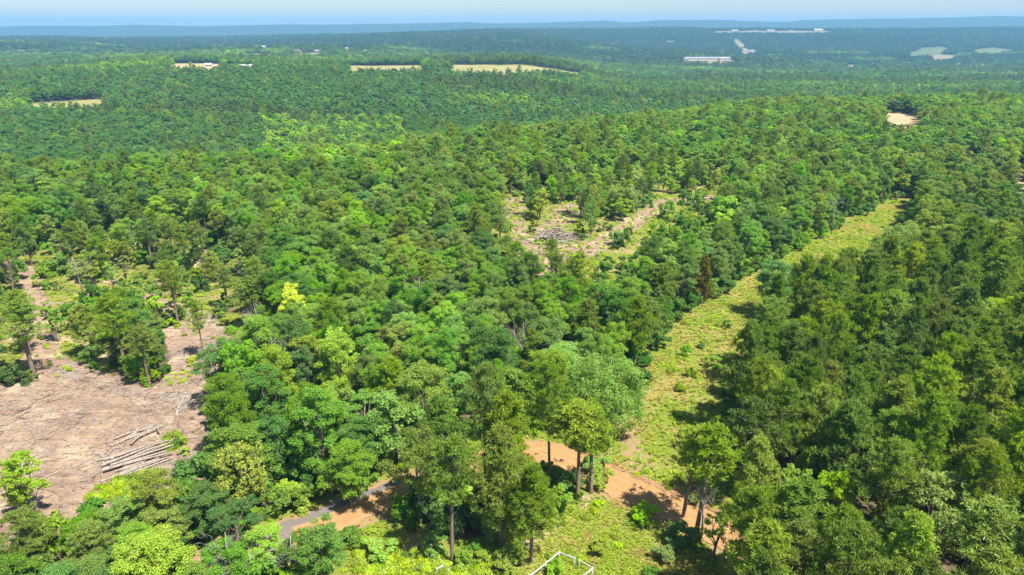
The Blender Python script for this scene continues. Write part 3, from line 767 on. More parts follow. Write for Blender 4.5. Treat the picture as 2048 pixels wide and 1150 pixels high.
# trees one can point to: kind, pixel of the base or of the top in the photograph, height, width, look, label
def top_at(px, py, H): return at(px, py, H * 0.97)
NAMED = [
 # name, model, mode, px, py, H, W, look, label
 ('pine_tree', TALLPINE[1], 'b', 905, 1127, 17.5, 3.0, 'pine', 'tall foremost pine of the clump by the road, bare grey trunk standing in low weeds'),
 ('pine_tree', PINE[4], 't', 1000, 860, 17, 3.4, 'pine', 'dense pine at the middle of the clump beside the dirt road, foliage almost to ground'),
 ('pine_tree', PINE[2], 't', 1065, 930, 14, 2.8, 'pine', 'shorter full pine at the grass clearing edge of the roadside clump'),
 ('pine_tree', TALLPINE[0], 'b', 1155, 1000, 15, 3.0, 'pinelight', 'slender pine with a bare trunk leading from roadside bushes, nearer the clump of two'),
 ('pine_tree', TALLPINE[2], 'b', 1182, 985, 13.5, 2.6, 'pine', 'thin pine right behind another bare-trunked pine at the near road bend'),
 ('pine_tree', TALLPINE[1], 'b', 1366, 1036, 14.5, 2.9, 'pinelight', 'tall bare-trunked pine on the near road verge, the more distant of the pair'),
 ('pine_tree', TALLPINE[0], 'b', 1391, 1073, 16.0, 3.1, 'pinelight', 'tall bare-trunked pine on the near road verge, the nearer of the pair'),
 ('pine_tree', TALLPINE[2], 'b', 70, 757, 15, 3.4, 'pine', 'leaning pine alone at the end of the dirt path into the pink clearing'),
 ('pine_tree', TALLPINE[1], 'b', 259, 752, 15.5, 3.3, 'pine', 'tall pine with a long bare trunk on the upper edge of the pink clearing'),
 ('pine_tree', TALLPINE[0], 'b', 300, 772, 11.5, 2.6, 'pine', 'short pine wrapped in green shrubs on the upper edge of the clearing'),
 ('pine_tree', TALLPINE[1], 'b', 357, 652, 15, 2.9, 'pine', 'pine with a straight pinkish trunk standing before the pale grassy path'),
 ('pine_tree', TALLPINE[2], 'b', 409, 716, 12, 1.5, 'pine', 'spindly pole-like pine with a thin crown in the middle of the bare ground'),
 ('pine_tree', TALLPINE[2], 'b', 487, 550, 13, 2.8, 'olive', 'sparse flat-topped pine with bare lower branches near the grassy path'),
 ('pine_tree', TALLPINE[0], 'b', 415, 480, 14, 2.4, 'pinedark', 'dark narrow pine beside the lime-green trees beyond the grassy path'),
 ('pine_tree', TALLPINE[1], 't', 130, 445, 14, 2.5, 'pine', 'thin pine with a pale trunk in the opened woods above the dirt path'),
 ('pine_tree', PINE[1], 't', 225, 580, 14, 2.6, 'pinelight', 'light-crowned broad pine behind the long bare trunk at the clearing'),
 ('pine_tree', PINE[6], 't', 165, 610, 11, 3.2, 'pale', 'squat grey-green pine right beside the dirt path into the clearing'),
 ('pine_tree', TALLPINE[1], 't', 28, 590, 13, 2.8, 'pinelight', 'yellowish pine left of the dirt path, beside the leaning pine'),
 ('cedar_tree', CEDAR, 'b', 1401, 606, 11.5, 2.1, 'cedar', 'cone-shaped brownish cedar standing at the edge of the grass strip'),
 ('pine_tree', PINE[0], 'b', 1268, 742, 15, 2.9, 'pine', 'pine with a visible dark trunk at the wooded edge of the grass strip'),
 ('broadleaf_tree', SPREAD, 't', 1225, 722, 14, 6.0, 'mid', 'wide broadleaf tree stretching a low limb over the grass strip near the road'),
 ('broadleaf_tree', BROAD[3], 't', 628, 775, 16, 4.6, 'mid', 'tall deep-crowned broadleaf tree on the road bank beside the grey gravel'),
 ('broadleaf_tree', BROAD[6], 't', 690, 880, 11, 3.6, 'mid', 'rounded lower broadleaf tree touching the road beside the tallest bank tree'),
 ('broadleaf_tree', BROAD[0], 't', 662, 668, 15, 4.6, 'lime', 'smooth round bright-green crown amid the dull woods beyond the log clearing'),
 ('broadleaf_tree', DOME, 't', 470, 880, 11, 3.7, 'pale', 'pale yellowish domed tree with a dense pebbly crown at the clearing corner'),
 ('broadleaf_tree', BIGLEAF[0], 't', 582, 566, 14, 3.6, 'yellow', 'glowing yellow tulip-leaved tree at the thinned woods edge'),
 ('broadleaf_tree', SLIM[0], 't', 515, 640, 11, 2.4, 'lime', 'slim bright-green sapling below the glowing yellow tree'),
 ('broadleaf_tree', BIGLEAF[1], 't', 1752, 520, 16, 3.8, 'lime', 'lime-green tree rising from the dark stand, the bigger of two beside the olive oak'),
 ('broadleaf_tree', BIGLEAF[0], 't', 1840, 550, 15, 3.6, 'lime', 'lime-green tree in the dark stand, the smaller of two beside the olive oak'),
 ('broadleaf_tree', BIGLEAF[0], 't', 1966, 452, 14, 2.6, 'yellow', 'narrow yellow-green tree alone among dark olive oaks beyond the grass strip'),
 ('broadleaf_tree', SPREAD, 't', 1828, 452, 14, 8.3, 'olive', 'huge spreading dull-olive oak overhanging the top of the grass strip'),
 ('broadleaf_tree', BROAD[5], 't', 1568, 516, 14, 5.4, 'blue', 'rounded cool-green tree poking out over the waist of the grass strip'),
 ('broadleaf_tree', BROAD[2], 't', 1632, 512, 15, 4.6, 'olive', 'dull-green tree overlapping the strip, next behind the rounded cool-green one'),
 ('pine_tree', PINE[1], 't', 1700, 502, 17, 3.4, 'pine', 'tall pine hiding the strip, between the dull-green tree and lime pair'),
 ('broadleaf_tree', BROAD[2], 't', 2025, 595, 15, 4.6, 'lime', 'bright green leafy tree at the frame edge among the dark pines'),
 ('broadleaf_tree', BIGLEAF[1], 't', 1683, 930, 11, 2.9, 'lime', 'bright-green pointed sapling in a shady gap of the pine stand'),
 ('broadleaf_tree', BIGLEAF[0], 't', 1600, 930, 10, 2.6, 'lime', 'bright-green sapling under pines, beside the pointed one in the shady gap'),
 ('broadleaf_tree', BIGLEAF[1], 't', 1905, 955, 15, 4.6, 'pale', 'big coarse-leaved yellowish oak among pines near the photo corner'),
 ('broadleaf_tree', BIGLEAF[0], 't', 1800, 1045, 12, 4.0, 'olive', 'coarse-leaved yellow-olive tree in front of the big yellowish oak'),
 ('broadleaf_tree', BROAD[5], 't', 300, 1065, 11, 4.8, 'lime', 'brightest green tree of the foreground woods below the log pile'),
 ('broadleaf_tree', BROAD[4], 't', 290, 935, 10, 3.6, 'olive', 'dull-green tree whose crown rises just below the log pile'),
 ('broadleaf_tree', BROAD[6], 't', 395, 960, 9, 3.2, 'deep', 'dark-green tree between the log-pile tree and the domed yellowish one'),
 ('broadleaf_tree', BROAD[4], 't', 640, 1038, 10, 3.3, 'mid', 'green tree in front of the gravel road end'),
 ('broadleaf_tree', BROAD[0], 't', 598, 1064, 9, 2.6, 'mid', 'green tree left of the one in front of the gravel end, a little lower'),
 ('broadleaf_tree', BROAD[3], 't', 455, 1005, 9, 3.2, 'deep', 'dark-green tree at the gravel road end, beside the domed yellowish one'),
 ('broadleaf_tree', BROAD[6], 't', 515, 1052, 8.5, 2.9, 'lime', 'light-green tree covering the gravel road end, in front of the verge'),
 ('broadleaf_tree', BROAD[5], 't', 425, 1085, 9, 3.2, 'mid', 'green tree between the brightest foreground tree and gravel road end'),
 ('broadleaf_tree', BIGLEAF[0], 't', 18, 900, 11, 2.8, 'lime', 'leafy branchy tree at the clearing side, cut by the frame edge'),
 ('broadleaf_tree', DOME, 't', 1186, 370, 12, 3.9, 'pale', 'pale lime rounded tree in the middle of the far brush-pile clearing'),
 ('broadleaf_tree', SLIM[1], 't', 1440, 1010, 8, 2.0, 'mid', 'small leafy tree tucked behind the roadside bare-trunked pair'),
 ('broadleaf_tree', BROAD[3], 't', 258, 428, 14, 4.2, 'lime', 'lime-green round tree nearest the dirt path, apart from the lime trio'),
 ('broadleaf_tree', BROAD[6], 't', 312, 388, 14, 3.9, 'lime', 'lime-green tree first of the trio beyond the opened woods'),
 ('broadleaf_tree', BROAD[1], 't', 382, 384, 13, 3.2, 'lime', 'lime-green tree in the middle of the trio beyond the opened woods'),
 ('broadleaf_tree', BROAD[0], 't', 432, 366, 14, 4.2, 'lime', 'lime-green tree last and farthest of the trio beyond the opened woods'),
 ('broadleaf_tree', SLIM[2], 't', 85, 350, 14, 4.2, 'lime', 'lime-green crown alone below the pale-yellow canopy band'),
 ('broadleaf_tree', BROAD[6], 't', 520, 720, 15, 3.9, 'deep', 'dark-green upright tree above the clearing corner, beside the pale dead branches'),
 ('broadleaf_tree', BROAD[5], 't', 840, 725, 15, 5.0, 'olive', 'broad dull-green crown above the middle of the roadside woods'),
 ('broadleaf_tree', BROAD[2], 't', 985, 645, 16, 5.0, 'blue', 'broad cool-green crown standing above the woods behind the pine clump'),
 ('broadleaf_tree', BROAD[7], 't', 828, 850, 15, 4.4, 'olive', 'ragged pale-limbed oak between the road and the pine clump'),
]
named_count = {}
def put_named(row):
    name, k, mode, px, py, H, W, look, label = row
    if name == 'broadleaf_tree' and W < 6: W *= .88
    x, y = at(px, py) if mode == 'b' else top_at(px, py, H)
    o = make_tree(name, k, x, y, H, W, look, tilt=0.03)
    tag(o, label, 'tree', 'trees singled out in the woods')
    trees.append((x, y, W * 0.62)); named_count[name] = named_count.get(name, 0) + 1
for row in NAMED: put_named(row)

# bare dead trees
for i, (px, py, H, sp, label) in enumerate([
    (1402, 1078, 8.5, 0.5, 'bleached leafless snag on the road verge, hard against the pair of pines'),
    (168, 592, 10, 0.7, 'pale leafless tree with fine upright twigs in the opened woods'),
    (1662, 470, 13, 0.9, 'grey leafless tree at the wooded edge of the upper grass strip'),
    (575, 800, 12, 0.7, 'white-limbed half-dead tree beside the dark upright tree above the clearing'),
    (845, 660, 12, 0.6, 'thin pale dead trunk in the dull woods above the road'),
    (1052, 770, 12, 0.6, 'pair of pale dead stems amid the woods behind the pine clump'),
    (745, 760, 9, 0.9, 'leaning bleached limb arching over dark foliage in the middle woods'),
    (520, 690, 9, 0.6, 'bare grey stem beside the slim bright-green sapling'),
    (590, 1195, 9, 0.8, 'bare white branches sticking out of the foreground woods below the road'),
    (475, 1215, 10, 0.8, 'bare whitish limbs amid foreground leaves beside the brightest green tree'),
    (480, 745, 8, 0.4, 'short bare pole at the far corner of the pink clearing'),
    (1860, 1120, 12, 0.8, 'pale dead limbs showing through the big yellowish oak')]):
    x, y = at(px, py)
    root = empty('dead_tree', (x, y, zat(x, y)), rng.uniform(0, 6.28))
    tk, br = bare_tree(500 + i, H, sp, 0.13)
    tk.build('trunk', M['deadwood'], root, True); br.build('branch_crown', M['deadwood'], root, True)
    tag(root, label, 'dead tree', 'bare dead trees')
    trees.append((x, y, 1.0))

# ------------------------------------------------------------------ the rest of the woods: planted on an uneven grid
def grid_points(d0, d1, step, jit=0.42, half=0.92):
    r = np.random.default_rng(int(d0 * 7 + 11))
    ys = np.arange(d0, d1, step * 0.9); out = []
    for i, yv in enumerate(ys):
        w = half * yv + 25
        xs = np.arange(-w, w, step) + (i % 2) * step / 2
        out.append(np.stack([xs, np.full(len(xs), yv)], -1))
    P = np.vstack(out); P += r.uniform(-jit, jit, P.shape) * step
    return P

HOUSES = [  # pixel, length, depth, wall height, roof rise, turn, wall, roof, label
 (1413, 117.5, 150, 40, 6, 1.2, 0.03, 'wall', 'roofwhite', 'very long low white warehouse lying in the hazy valley woods'),
 (1446, 119.5, 26, 14, 6, 2.0, 0.1, 'wall', 'roofgrey', 'small pale annexe right beside the very long white warehouse'),
 (1371, 119.5, 16, 12, 5, 1.5, 0.0, 'tanwall', 'roofgrey', 'small tan shed at the other end of the long white warehouse'),
 (417, 130.0, 9, 6, 2.6, 1.8, 0.2, 'wall', 'roofwhite', 'white farmhouse at the edge of the small tan field'),
 (497, 134.5, 26, 11, 3.6, 2.0, 0.05, 'wall', 'roofwhite', 'long pale-roofed barn between the tan field and the long straw field'),
 (546, 133.0, 12, 9, 3.4, 2.0, -0.2, 'wall', 'roofgrey', 'little grey-roofed house near the long pale-roofed barn'),
 (528, 93.5, 18, 11, 3.6, 2.6, 0.3, 'wall', 'roofwhite', 'pale house topmost among the scattered village houses'),
 (562, 98.5, 15, 10, 3.4, 2.4, -0.2, 'wall', 'roofgrey', 'grey-roofed house between the topmost pale one and tan lots'),
 (592, 101.5, 22, 12, 4.0, 2.4, 0.1, 'tanwall', 'roofbrown', 'brown-roofed house on the tan lot of the village'),
 (636, 102.5, 18, 11, 3.4, 2.4, 0.0, 'wall', 'roofgrey', 'pale house beside the long tan lot of the village'),
 (694, 97.5, 16, 11, 3.4, 2.4, 0.2, 'tanwall', 'roofgrey', 'tan house on the smallest bare village lot'),
 (716, 93.0, 14, 10, 3.4, 2.4, 0.0, 'wall', 'roofwhite', 'white house in the trees just over the farthest village lot'),
 (728, 102.0, 16, 11, 3.4, 2.4, 0.2, 'wall', 'roofbrown', 'brown-roofed house on the last bare village lot'),
 (1469, 62.0, 40, 20, 6, 3, 0.1, 'wall', 'roofwhite', 'pale building at the start of the bare strip on the plateau'),
 (1510, 62.0, 34, 18, 5, 2, -0.1, 'wall', 'roofgrey', 'grey-roofed building on the plateau strip, second along it'),
 (1541, 62.0, 46, 20, 6, 3, 0.0, 'wall', 'roofwhite', 'broad pale building in the middle of the plateau strip'),
 (1581, 62.0, 34, 18, 5, 2, 0.1, 'tanwall', 'roofgrey', 'tan building between the broad pale one and the whitest barn'),
 (1636, 62.0, 52, 26, 9, 5, 0.0, 'wall', 'roofwhite', 'brightest white barn at the far end of the plateau strip'),
 (1489, 100.0, 20, 12, 5, 2, 0.1, 'wall', 'roofwhite', 'white house on the slope clearing, the upper one'),
 (1503, 104.5, 22, 12, 5, 2, -0.2, 'wall', 'roofgrey', 'grey-roofed house on the slope clearing, the lower one'),
]
HPOS = [at(h[0], h[1], 1.5) for h in HOUSES]

def allowed(P, d_far=False):
    x, y = P[:, 0], P[:, 1]
    ok = np.ones(len(P), bool)
    if not d_far:
        for i, q in enumerate(OPEN): ok &= ~inside(q, x, y) & (dist_poly(q, x, y) > MARGIN.get(i, 0.0))
        ok &= dist_poly(ROAD, x, y, False) > 4.6
        ok &= dist_poly(PATH_A, x, y, False) > 3.0
        ok &= dist_poly(PATH_B, x, y, False) > 2.6
        ok &= dist_poly(TRACK, x, y, False) > 3.6
        sp = inside(SPARSE_L, x, y)
        ok &= ~(sp & (rng.random(len(P)) > 0.25))
        sm = inside(SPARSE_M, x, y) | inside(VIEW_MID, x, y)
        ok &= ~(sm & (rng.random(len(P)) > np.where(inside(VIEW_MID, x, y), 0.26, 0.32)))
    for q in FIELDS: ok &= ~inside(q, x, y)
    if d_far:
        for (hx, hy), h in zip(HPOS, HOUSES):
            ok &= ~((np.abs(x - hx) < h[2] * .5 + 8) & (y < hy + h[3] * .5 + 8) & (y > hy - h[3] - 0.035 * hy))
    return P[ok]

def classify(P):
    """kind (1 = pine), look, height, radius for each point"""
    x, y = P[:, 0], P[:, 1]; n = len(P)
    pp = np.full(n, 0.05)
    pp = np.where(vnoise(x / 60, y / 60, 21) > 0.70, 0.16, pp)
    for q, v in ((Z_RIDGE, .16), (Z_EDGE, .11), (Z_OAKS, .18), (SPARSE_L, .55), (SPARSE_M, .42), (Z_PINES, .88), (Z_CLUMP, .85)):
        pp = np.where(inside(q, x, y), v, pp)
    pine_ = rng.random(n) < pp
    a = 0.55 * vnoise(x / 26, y / 26, 31) + 0.45 * rng.random(n)
    oak = inside(Z_OAKS, x, y) | inside(Z_PINES, x, y)
    spl = inside(SPARSE_L, x, y) | inside(SPARSE_M, x, y)
    look = np.where(a < 0.26, 'deep', np.where(a < 0.60, 'mid', np.where(a < 0.64, 'blue', np.where(a < 0.74, 'olive', np.where(a < 0.775, 'lime', 'mid'))))).astype('<U9')
    look = np.where(oak & (look != 'lime'), np.where(rng.random(n) < .6, 'olive', 'deep'), look)
    look = np.where(spl, np.where(rng.random(n) < .45, 'lime', np.where(rng.random(n) < .5, 'pale', 'mid')), look)
    b = rng.random(n)
    pl = np.where(b < .5, 'pine', np.where(b < .82, 'pinedark', 'pinelight'))
    look = np.where(pine_, pl, look)
    H = np.where(pine_, rng.uniform(15.5, 20, n), rng.uniform(9.5, 16.0, n))
    W = np.where(pine_, rng.uniform(2.6, 3.5, n), rng.uniform(2.5, 4.1, n) * np.where(rng.random(n) < .08, 1.3, 1.0))
    H = np.where(spl, H * rng.uniform(.6, .95, n), H); W = np.where(spl, W * .70, W)
    out = pine_ & ~inside(Z_PINES, x, y) & ~inside(Z_CLUMP, x, y)
    H = np.where(out, H * .80, H); W = np.where(out, W * 1.08, W)
    near_edge = (x < -20) & (y < 72)
    H = np.where(near_edge, rng.uniform(7, 10, n), H); W = np.where(near_edge, W * .85, W)
    return pine_, look, H, W, spl

P_near = allowed(grid_points(40, 280, 3.9))
pine_, look, H_, W_, thin_ = classify(P_near)
order = np.argsort(np.hypot(P_near[:, 0], P_near[:, 1]))
cand = []
for i in order:
    x, y = P_near[i]
    r = W_[i] * (0.62 if pine_[i] else 0.56)
    if not clear_of(x, y, r): continue
    trees.append((x, y, r)); cand.append(i)
ZONES = [('right', Z_PINES), ('clump', Z_CLUMP), ('oaks', Z_OAKS), ('thin', SPARSE_L), ('far', SPARSE_M)]
in_pine, in_broad, rest = [], [], []
for i in cand:
    x, y = P_near[i]
    gx, gy = project(x, y, zat(x, y) + H_[i] * 0.8)
    show = -60 < gx < 2108 and -20 < gy < 1190
    if show and pine_[i] and len(in_pine) < 300 - named_count.get('pine_tree', 0): in_pine.append(i)
    elif show and not pine_[i] and len(in_broad) < 300 - named_count.get('broadleaf_tree', 0): in_broad.append(i)
    else: rest.append(i)

ORD = ['first', 'second', 'third', 'fourth', 'fifth', 'sixth', 'seventh', 'eighth', 'ninth', 'tenth', 'eleventh', 'twelfth', 'thirteenth', 'fourteenth', 'fifteenth', 'sixteenth',
       'seventeenth', 'eighteenth', 'nineteenth', 'twentieth']
ORD += ['twenty-' + o for o in ORD[:9]] + ['thirtieth'] + ['thirty-' + o for o in ORD[:9]]
WHERE = {'right': 'pine stand beside the grass strip', 'clump': 'roadside pine clump', 'oaks': 'dark oakwood beyond the pine stand', 'thin': 'thinned woods above the pink clearing',
         'far': 'opened woods around the brush pile', 'fore': 'foreground woods below the log clearing', 'bank': 'woods between clearing and grass strip', 'back': 'closed woods beyond the clearings'}
def zone_of(x, y):
    for n, q in ZONES:
        if inside(q, np.array([x]), np.array([y]))[0]: return n
    if y < 74 and x < 0: return 'fore'
    return 'bank' if y < 150 else 'back'
groups = {}
for i in in_pine + in_broad:
    x, y = P_near[i]; z = zone_of(x, y)
    groups.setdefault((z, bool(pine_[i])), []).append(i)
for (zn, isp), ids in groups.items():
    ids.sort(key=lambda i: P_near[i][1])
    rows = max(1, round(math.sqrt(len(ids) / 1.8))); size = math.ceil(len(ids) / rows)
    for rw in range(rows):
        part = sorted(ids[rw * size:(rw + 1) * size], key=lambda i: P_near[i][0] / P_near[i][1])
        for c, i in enumerate(part):
            x, y = P_near[i]
            if isp: k = (TALLPINE if thin_[i] or rng.random() < .08 else PINE)
            else: k = SLIM if thin_[i] and rng.random() < .7 else (BIGLEAF if rng.random() < .10 else BROAD)
            k = k[int(rng.integers(len(k)))]
            o = make_tree('pine_tree' if isp else 'broadleaf_tree', k, x, y, H_[i], W_[i] if k not in SLIM else W_[i] * .8, str(look[i]), tilt=0.03)
            tag(o, f"{LOOK[str(look[i])]} {'pine' if isp else 'tree'} in {WHERE[zn]}, {ORD[c]} in {ORD[rw]} row", 'tree',
                ('pines' if isp else 'broadleaf trees') + ' in the ' + WHERE[zn])

# ------------------------------------------------------------------ masses: everything past the nearest 300 of a kind, undergrowth, grass, slash
def scatter(name, pts, protos, idx, rz, sc, tint, rx=None, ry=None):
    """one object of loose growth: points that carry copies of small models"""
    cl = bpy.data.collections.new(name + '_models')
    for i, me in enumerate(protos):
        o = bpy.data.objects.new(f'{name}_model.{i:03d}', me); cl.objects.link(o)
    me = bpy.data.meshes.new(name); n = len(pts)
    me.vertices.add(n); me.vertices.foreach_set('co', np.asarray(pts, float).ravel())
    def put(an, ty, v, f='value'):
        a = me.attributes.new(an, ty, 'POINT'); a.data.foreach_set(f, np.ascontiguousarray(v).ravel())
    put('pick', 'INT', np.asarray(idx, np.int32))
    rot = np.zeros((n, 3), np.float32); rot[:, 2] = rz
    if rx is not None: rot[:, 0] = rx
    if ry is not None: rot[:, 1] = ry
    put('spin', 'FLOAT_VECTOR', rot, 'vector')
    put('size', 'FLOAT_VECTOR', np.asarray(sc, np.float32), 'vector')
    put('tint', 'FLOAT_COLOR', np.concatenate([np.asarray(tint, np.float32), np.ones((n, 1), np.float32)], 1), 'color')
    o = bpy.data.objects.new(name, me); col.objects.link(o)
    ng = bpy.data.node_groups.new(name, 'GeometryNodeTree')
    ng.interface.new_socket('Geometry', in_out='INPUT', socket_type='NodeSocketGeometry')
    ng.interface.new_socket('Geometry', in_out='OUTPUT', socket_type='NodeSocketGeometry')
    N, L = ng.nodes, ng.links
    gi, go = N.new('NodeGroupInput'), N.new('NodeGroupOutput')
    ip = N.new('GeometryNodeInstanceOnPoints'); ci = N.new('GeometryNodeCollectionInfo')
    ci.inputs['Collection'].default_value = cl; ci.inputs['Separate Children'].default_value = True; ci.inputs['Reset Children'].default_value = True
    def na(nm, ty):
        a = N.new('GeometryNodeInputNamedAttribute'); a.data_type = ty; a.inputs['Name'].default_value = nm; return a.outputs['Attribute']
    L.new(gi.outputs[0], ip.inputs['Points']); L.new(ci.outputs[0], ip.inputs['Instance'])
    ip.inputs['Pick Instance'].default_value = True
    L.new(na('pick', 'INT'), ip.inputs['Instance Index']); L.new(na('spin', 'FLOAT_VECTOR'), ip.inputs['Rotation']); L.new(na('size', 'FLOAT_VECTOR'), ip.inputs['Scale'])
    L.new(ip.outputs[0], go.inputs[0])
    mod = o.modifiers.new('scatter', 'NODES'); mod.node_group = ng
    tag(o, kind='stuff')
    return o

def join_model(k, tk=True):
    """trunk and crown as one mesh for the far woods"""
    me = bpy.data.meshes.new('far_tree')
    def arr(m):
        v = np.zeros(len(m.vertices) * 3); m.vertices.foreach_get('co', v)
        return v.reshape(-1, 3), [tuple(p.vertices) for p in m.polygons]
    v1, f1 = arr(k.crown)
    if tk:
        v2, f2 = arr(k.trunk)
        f = f1 + [tuple(i + len(v1) for i in q) for q in f2]; v = np.vstack([v1, v2])
    else: f, v = f1, v1; f2 = []
    me.from_pydata(v.tolist(), [], f)
    me.materials.append(M[{'leaves': 'leaf_mass', 'needles': 'needle_mass'}[k.crown.materials[0].name]]); me.materials.append(k.trunk.materials[0])
    me.polygons.foreach_set('material_index', [0] * len(f1) + [1] * len(f2))
    me.update()
    return me
def far_woods(P, pine_, look, H, W, models_b, models_p):
    z = hgt(P[:, 0], P[:, 1])
    for isp, mods, nm in ((False, models_b, 'broadleaf'), (True, models_p, 'pine')):
        s = np.where(pine_ == isp)[0]
        if not len(s): continue
        mi = rng.integers(len(mods), size=len(s))
        hs = np.array([m.H for m in mods])[mi]; ws = np.array([m.W for m in mods])[mi]
        sc = np.stack([W[s] / ws, W[s] / ws, H[s] / hs], -1)
        yield nm, np.stack([P[s, 0], P[s, 1], z[s]], -1), [join_model(k) for k in mods], mi, rng.uniform(0, 6.28, len(s)), sc, np.array([COLS[l] for l in look[s]])

LP = ['pine', 'pinedark', 'pinelight']
acc = {'broadleaf': [], 'pine': []}
rest = np.array(rest, int)
near_side = grid_points(2, 40, 6.0, half=1.0)     # nothing of it shows; the ground under the viewer is wooded too
layers = [(P_near[rest], pine_[rest], look[rest], H_[rest], W_[rest], BROAD[:5], PINE[:4])]
for d0, d1, st, mb, mp in ((280, 640, 5.2, MIDB, MIDP), (640, 1500, 6.8, FARB, FARP), (1500, 5000, 13.0, FARB, FARP)):
    P = allowed(grid_points(d0, d1, st, half=0.80 if d0 > 600 else 0.86), d_far=d0 > 600)
    p_, l_, h_, w_, t_ = classify(P)
    h_ = np.where(p_, h_, h_ * .88); w_ = np.where(p_, w_, w_ * 1.2)
    if d0 > 600:
        x, y = P[:, 0], P[:, 1]
        dk = vnoise(x / 170, y / 110, 51)
        stand = vnoise(x / 260, y / 150, 61) > .60
        l_ = np.where(~p_ & ((dk > .50) | (rng.random(len(P)) < .5)), np.where(rng.random(len(P)) < .6, 'deep', 'blue'), l_); l_ = np.where(~p_ & (dk < .26), np.where(rng.random(len(P)) < .35, 'lime', 'mid'), l_)
        p_ = p_ & (rng.random(len(P)) < .45)
        l_ = np.where(np.isin(l_, LP) & ~p_, 'deep', l_)
        l_ = np.where(stand, np.where(rng.random(len(P)) < .75, 'pinedark', 'fardark'), l_); w_ = np.where(stand, w_ * .8, w_)
        k = 1.1 if d0 < 1400 else 1.9
        w_ = w_ * k
        if d0 > 1400:
            dark = (y > 1900) & (rng.random(len(P)) < np.clip((y - 1800) / 900, 0, .92)) & ((dk > .3) | (y > 2900))
            l_ = np.where(dark, 'fardark', l_)
        if d0 > 1400: h_ = h_ * rng.uniform(.85, 1.25, len(P))
    else:
        gx = (P[:, 0] / P[:, 1]) * 1461 + 1024
        drop = p_ & (rng.random(len(P)) < .4); p_ = p_ & ~drop; l_ = np.where(drop, 'mid', l_)
        band = (gx > 130) & (gx < 480) & (P[:, 1] > 205) & (P[:, 1] < 255) & (rng.random(len(P)) < .6)
        l_ = np.where(band & ~p_, 'pale', l_)
        beyond = P[:, 1] > np.interp(P[:, 0] / P[:, 1], C_U, KD[:, 2]) * 1.25
        l_ = np.where(beyond & ~p_ & (rng.random(len(P)) < .85), np.where(rng.random(len(P)) < .65, 'deep', 'blue'), l_)
        lm = (gx > 500) & (gx < 800) & (P[:, 1] > 255) & (rng.random(len(P)) < .5)
        l_ = np.where(lm & ~p_, 'lime', l_)
    layers.append((P, p_, l_, h_, w_, mb, mp))
for lay in layers:
    for nm, *p in far_woods(*lay): acc[nm].append(p)
for nm, parts in acc.items():
    off, protos, idx = 0, [], []
    for p in parts:
        idx.append(p[2] + off); protos += p[1]; off += len(p[1])
    o = scatter(nm + '_woods', np.vstack([p[0] for p in parts]), protos, np.concatenate(idx), np.concatenate([p[3] for p in parts]), np.vstack([p[4] for p in parts]), np.vstack([p[5] for p in parts]))
    print(nm, len(o.data.vertices))
print('individual', len(in_pine), len(in_broad), 'rest', len(rest))

# undergrowth, weeds, grass and slash: loose growth nobody could count
def blade_tuft(seed, n=16, h=0.55, spread=0.28):
    r = np.random.default_rng(seed); b = MB()
    an = r.uniform(0, 6.28, n); d = np.stack([np.cos(an), np.sin(an), np.zeros(n)], -1)
    p = d * (r.random(n) * spread * 0.5)[:, None]
    hh = (h * r.uniform(.5, 1.1, n))[:, None]
    sd = np.stack([-d[:, 1], d[:, 0], np.zeros(n)], -1) * 0.035
    mid = p + d * hh * 0.18 + np.array([0, 0, 1]) * hh * 0.6
    tip = p + d * hh * 0.55 + np.array([0, 0, 1]) * hh
    b.add_quads(np.stack([p - sd, p + sd, mid + sd, mid - sd], 1)); b.add_quads(np.stack([mid - sd, mid + sd, tip + sd * .2, tip - sd * .2], 1))
    return b.mesh('tuft', M['leaf_mass'])
def weed(seed):
    r = np.random.default_rng(seed); b = MB()
    for _ in range(4):
        c = np.append(r.normal(size=2) * 0.3, 0.22 + 0.2 * r.random())
        b.add_quads(clump_leaves(c, 0.32, 34, 0.10, r, 0.8, 0.2))
    return b.mesh('weed', M['leaf_mass'])
TUFTS = [blade_tuft(600 + i) for i in range(4)]; WEEDS = [weed(620 + i) for i in range(3)]

def spots(region, n, extra=None):
    lo, hi = region.min(0), region.max(0)
    P = np.stack([rng.uniform(lo[0], hi[0], n), rng.uniform(max(lo[1], 45), hi[1], n)], -1)
    return P[inside(region, P[:, 0], P[:, 1])]
def xyz(P, dz=0.0): return np.stack([P[:, 0], P[:, 1], hgt(P[:, 0], P[:, 1]) + dz], -1)
def off_road(P, w=3.3): return P[dist_poly(ROAD, P[:, 0], P[:, 1], False) > w]

G = off_road(np.vstack([spots(STRIP, 60000), spots(LOWER, 26000), spots(SPARSE_L, 9000), spots(SPARSE_M, 6000)]))
verge = grid_points(44, 120, 1.1, half=1.0); dv = dist_poly(ROAD, verge[:, 0], verge[:, 1], False)
G = np.vstack([G, verge[(dv > 3.2) & (dv < 7.5)]])
G = G[~inside(LEFTC, G[:, 0], G[:, 1]) & (dist_poly(PATH_A, G[:, 0], G[:, 1], False) > 2) & (dist_poly(TRACK, G[:, 0], G[:, 1], False) > 2.2) & ~inside(MID1, G[:, 0], G[:, 1])]
wx, wy = at(1262, 895); G = G[np.hypot((G[:, 0] - wx) / 2.6, (G[:, 1] - wy) / 6.0) > rng.uniform(.5, 1.2, len(G))]
gn = 0.6 * vnoise(G[:, 0] / 5, G[:, 1] / 5, 71) + 0.4 * vnoise(G[:, 0] / 1.6, G[:, 1] / 1.6, 72)
gc = np.where((gn > .57)[:, None], (0.225, 0.195, 0.062), (0.165, 0.222, 0.019)) * rng.uniform(.75, 1.25, (len(G), 1))
low = inside(LOWER, G[:, 0], G[:, 1]) & (gn < .66) & (rng.random(len(G)) < .8)
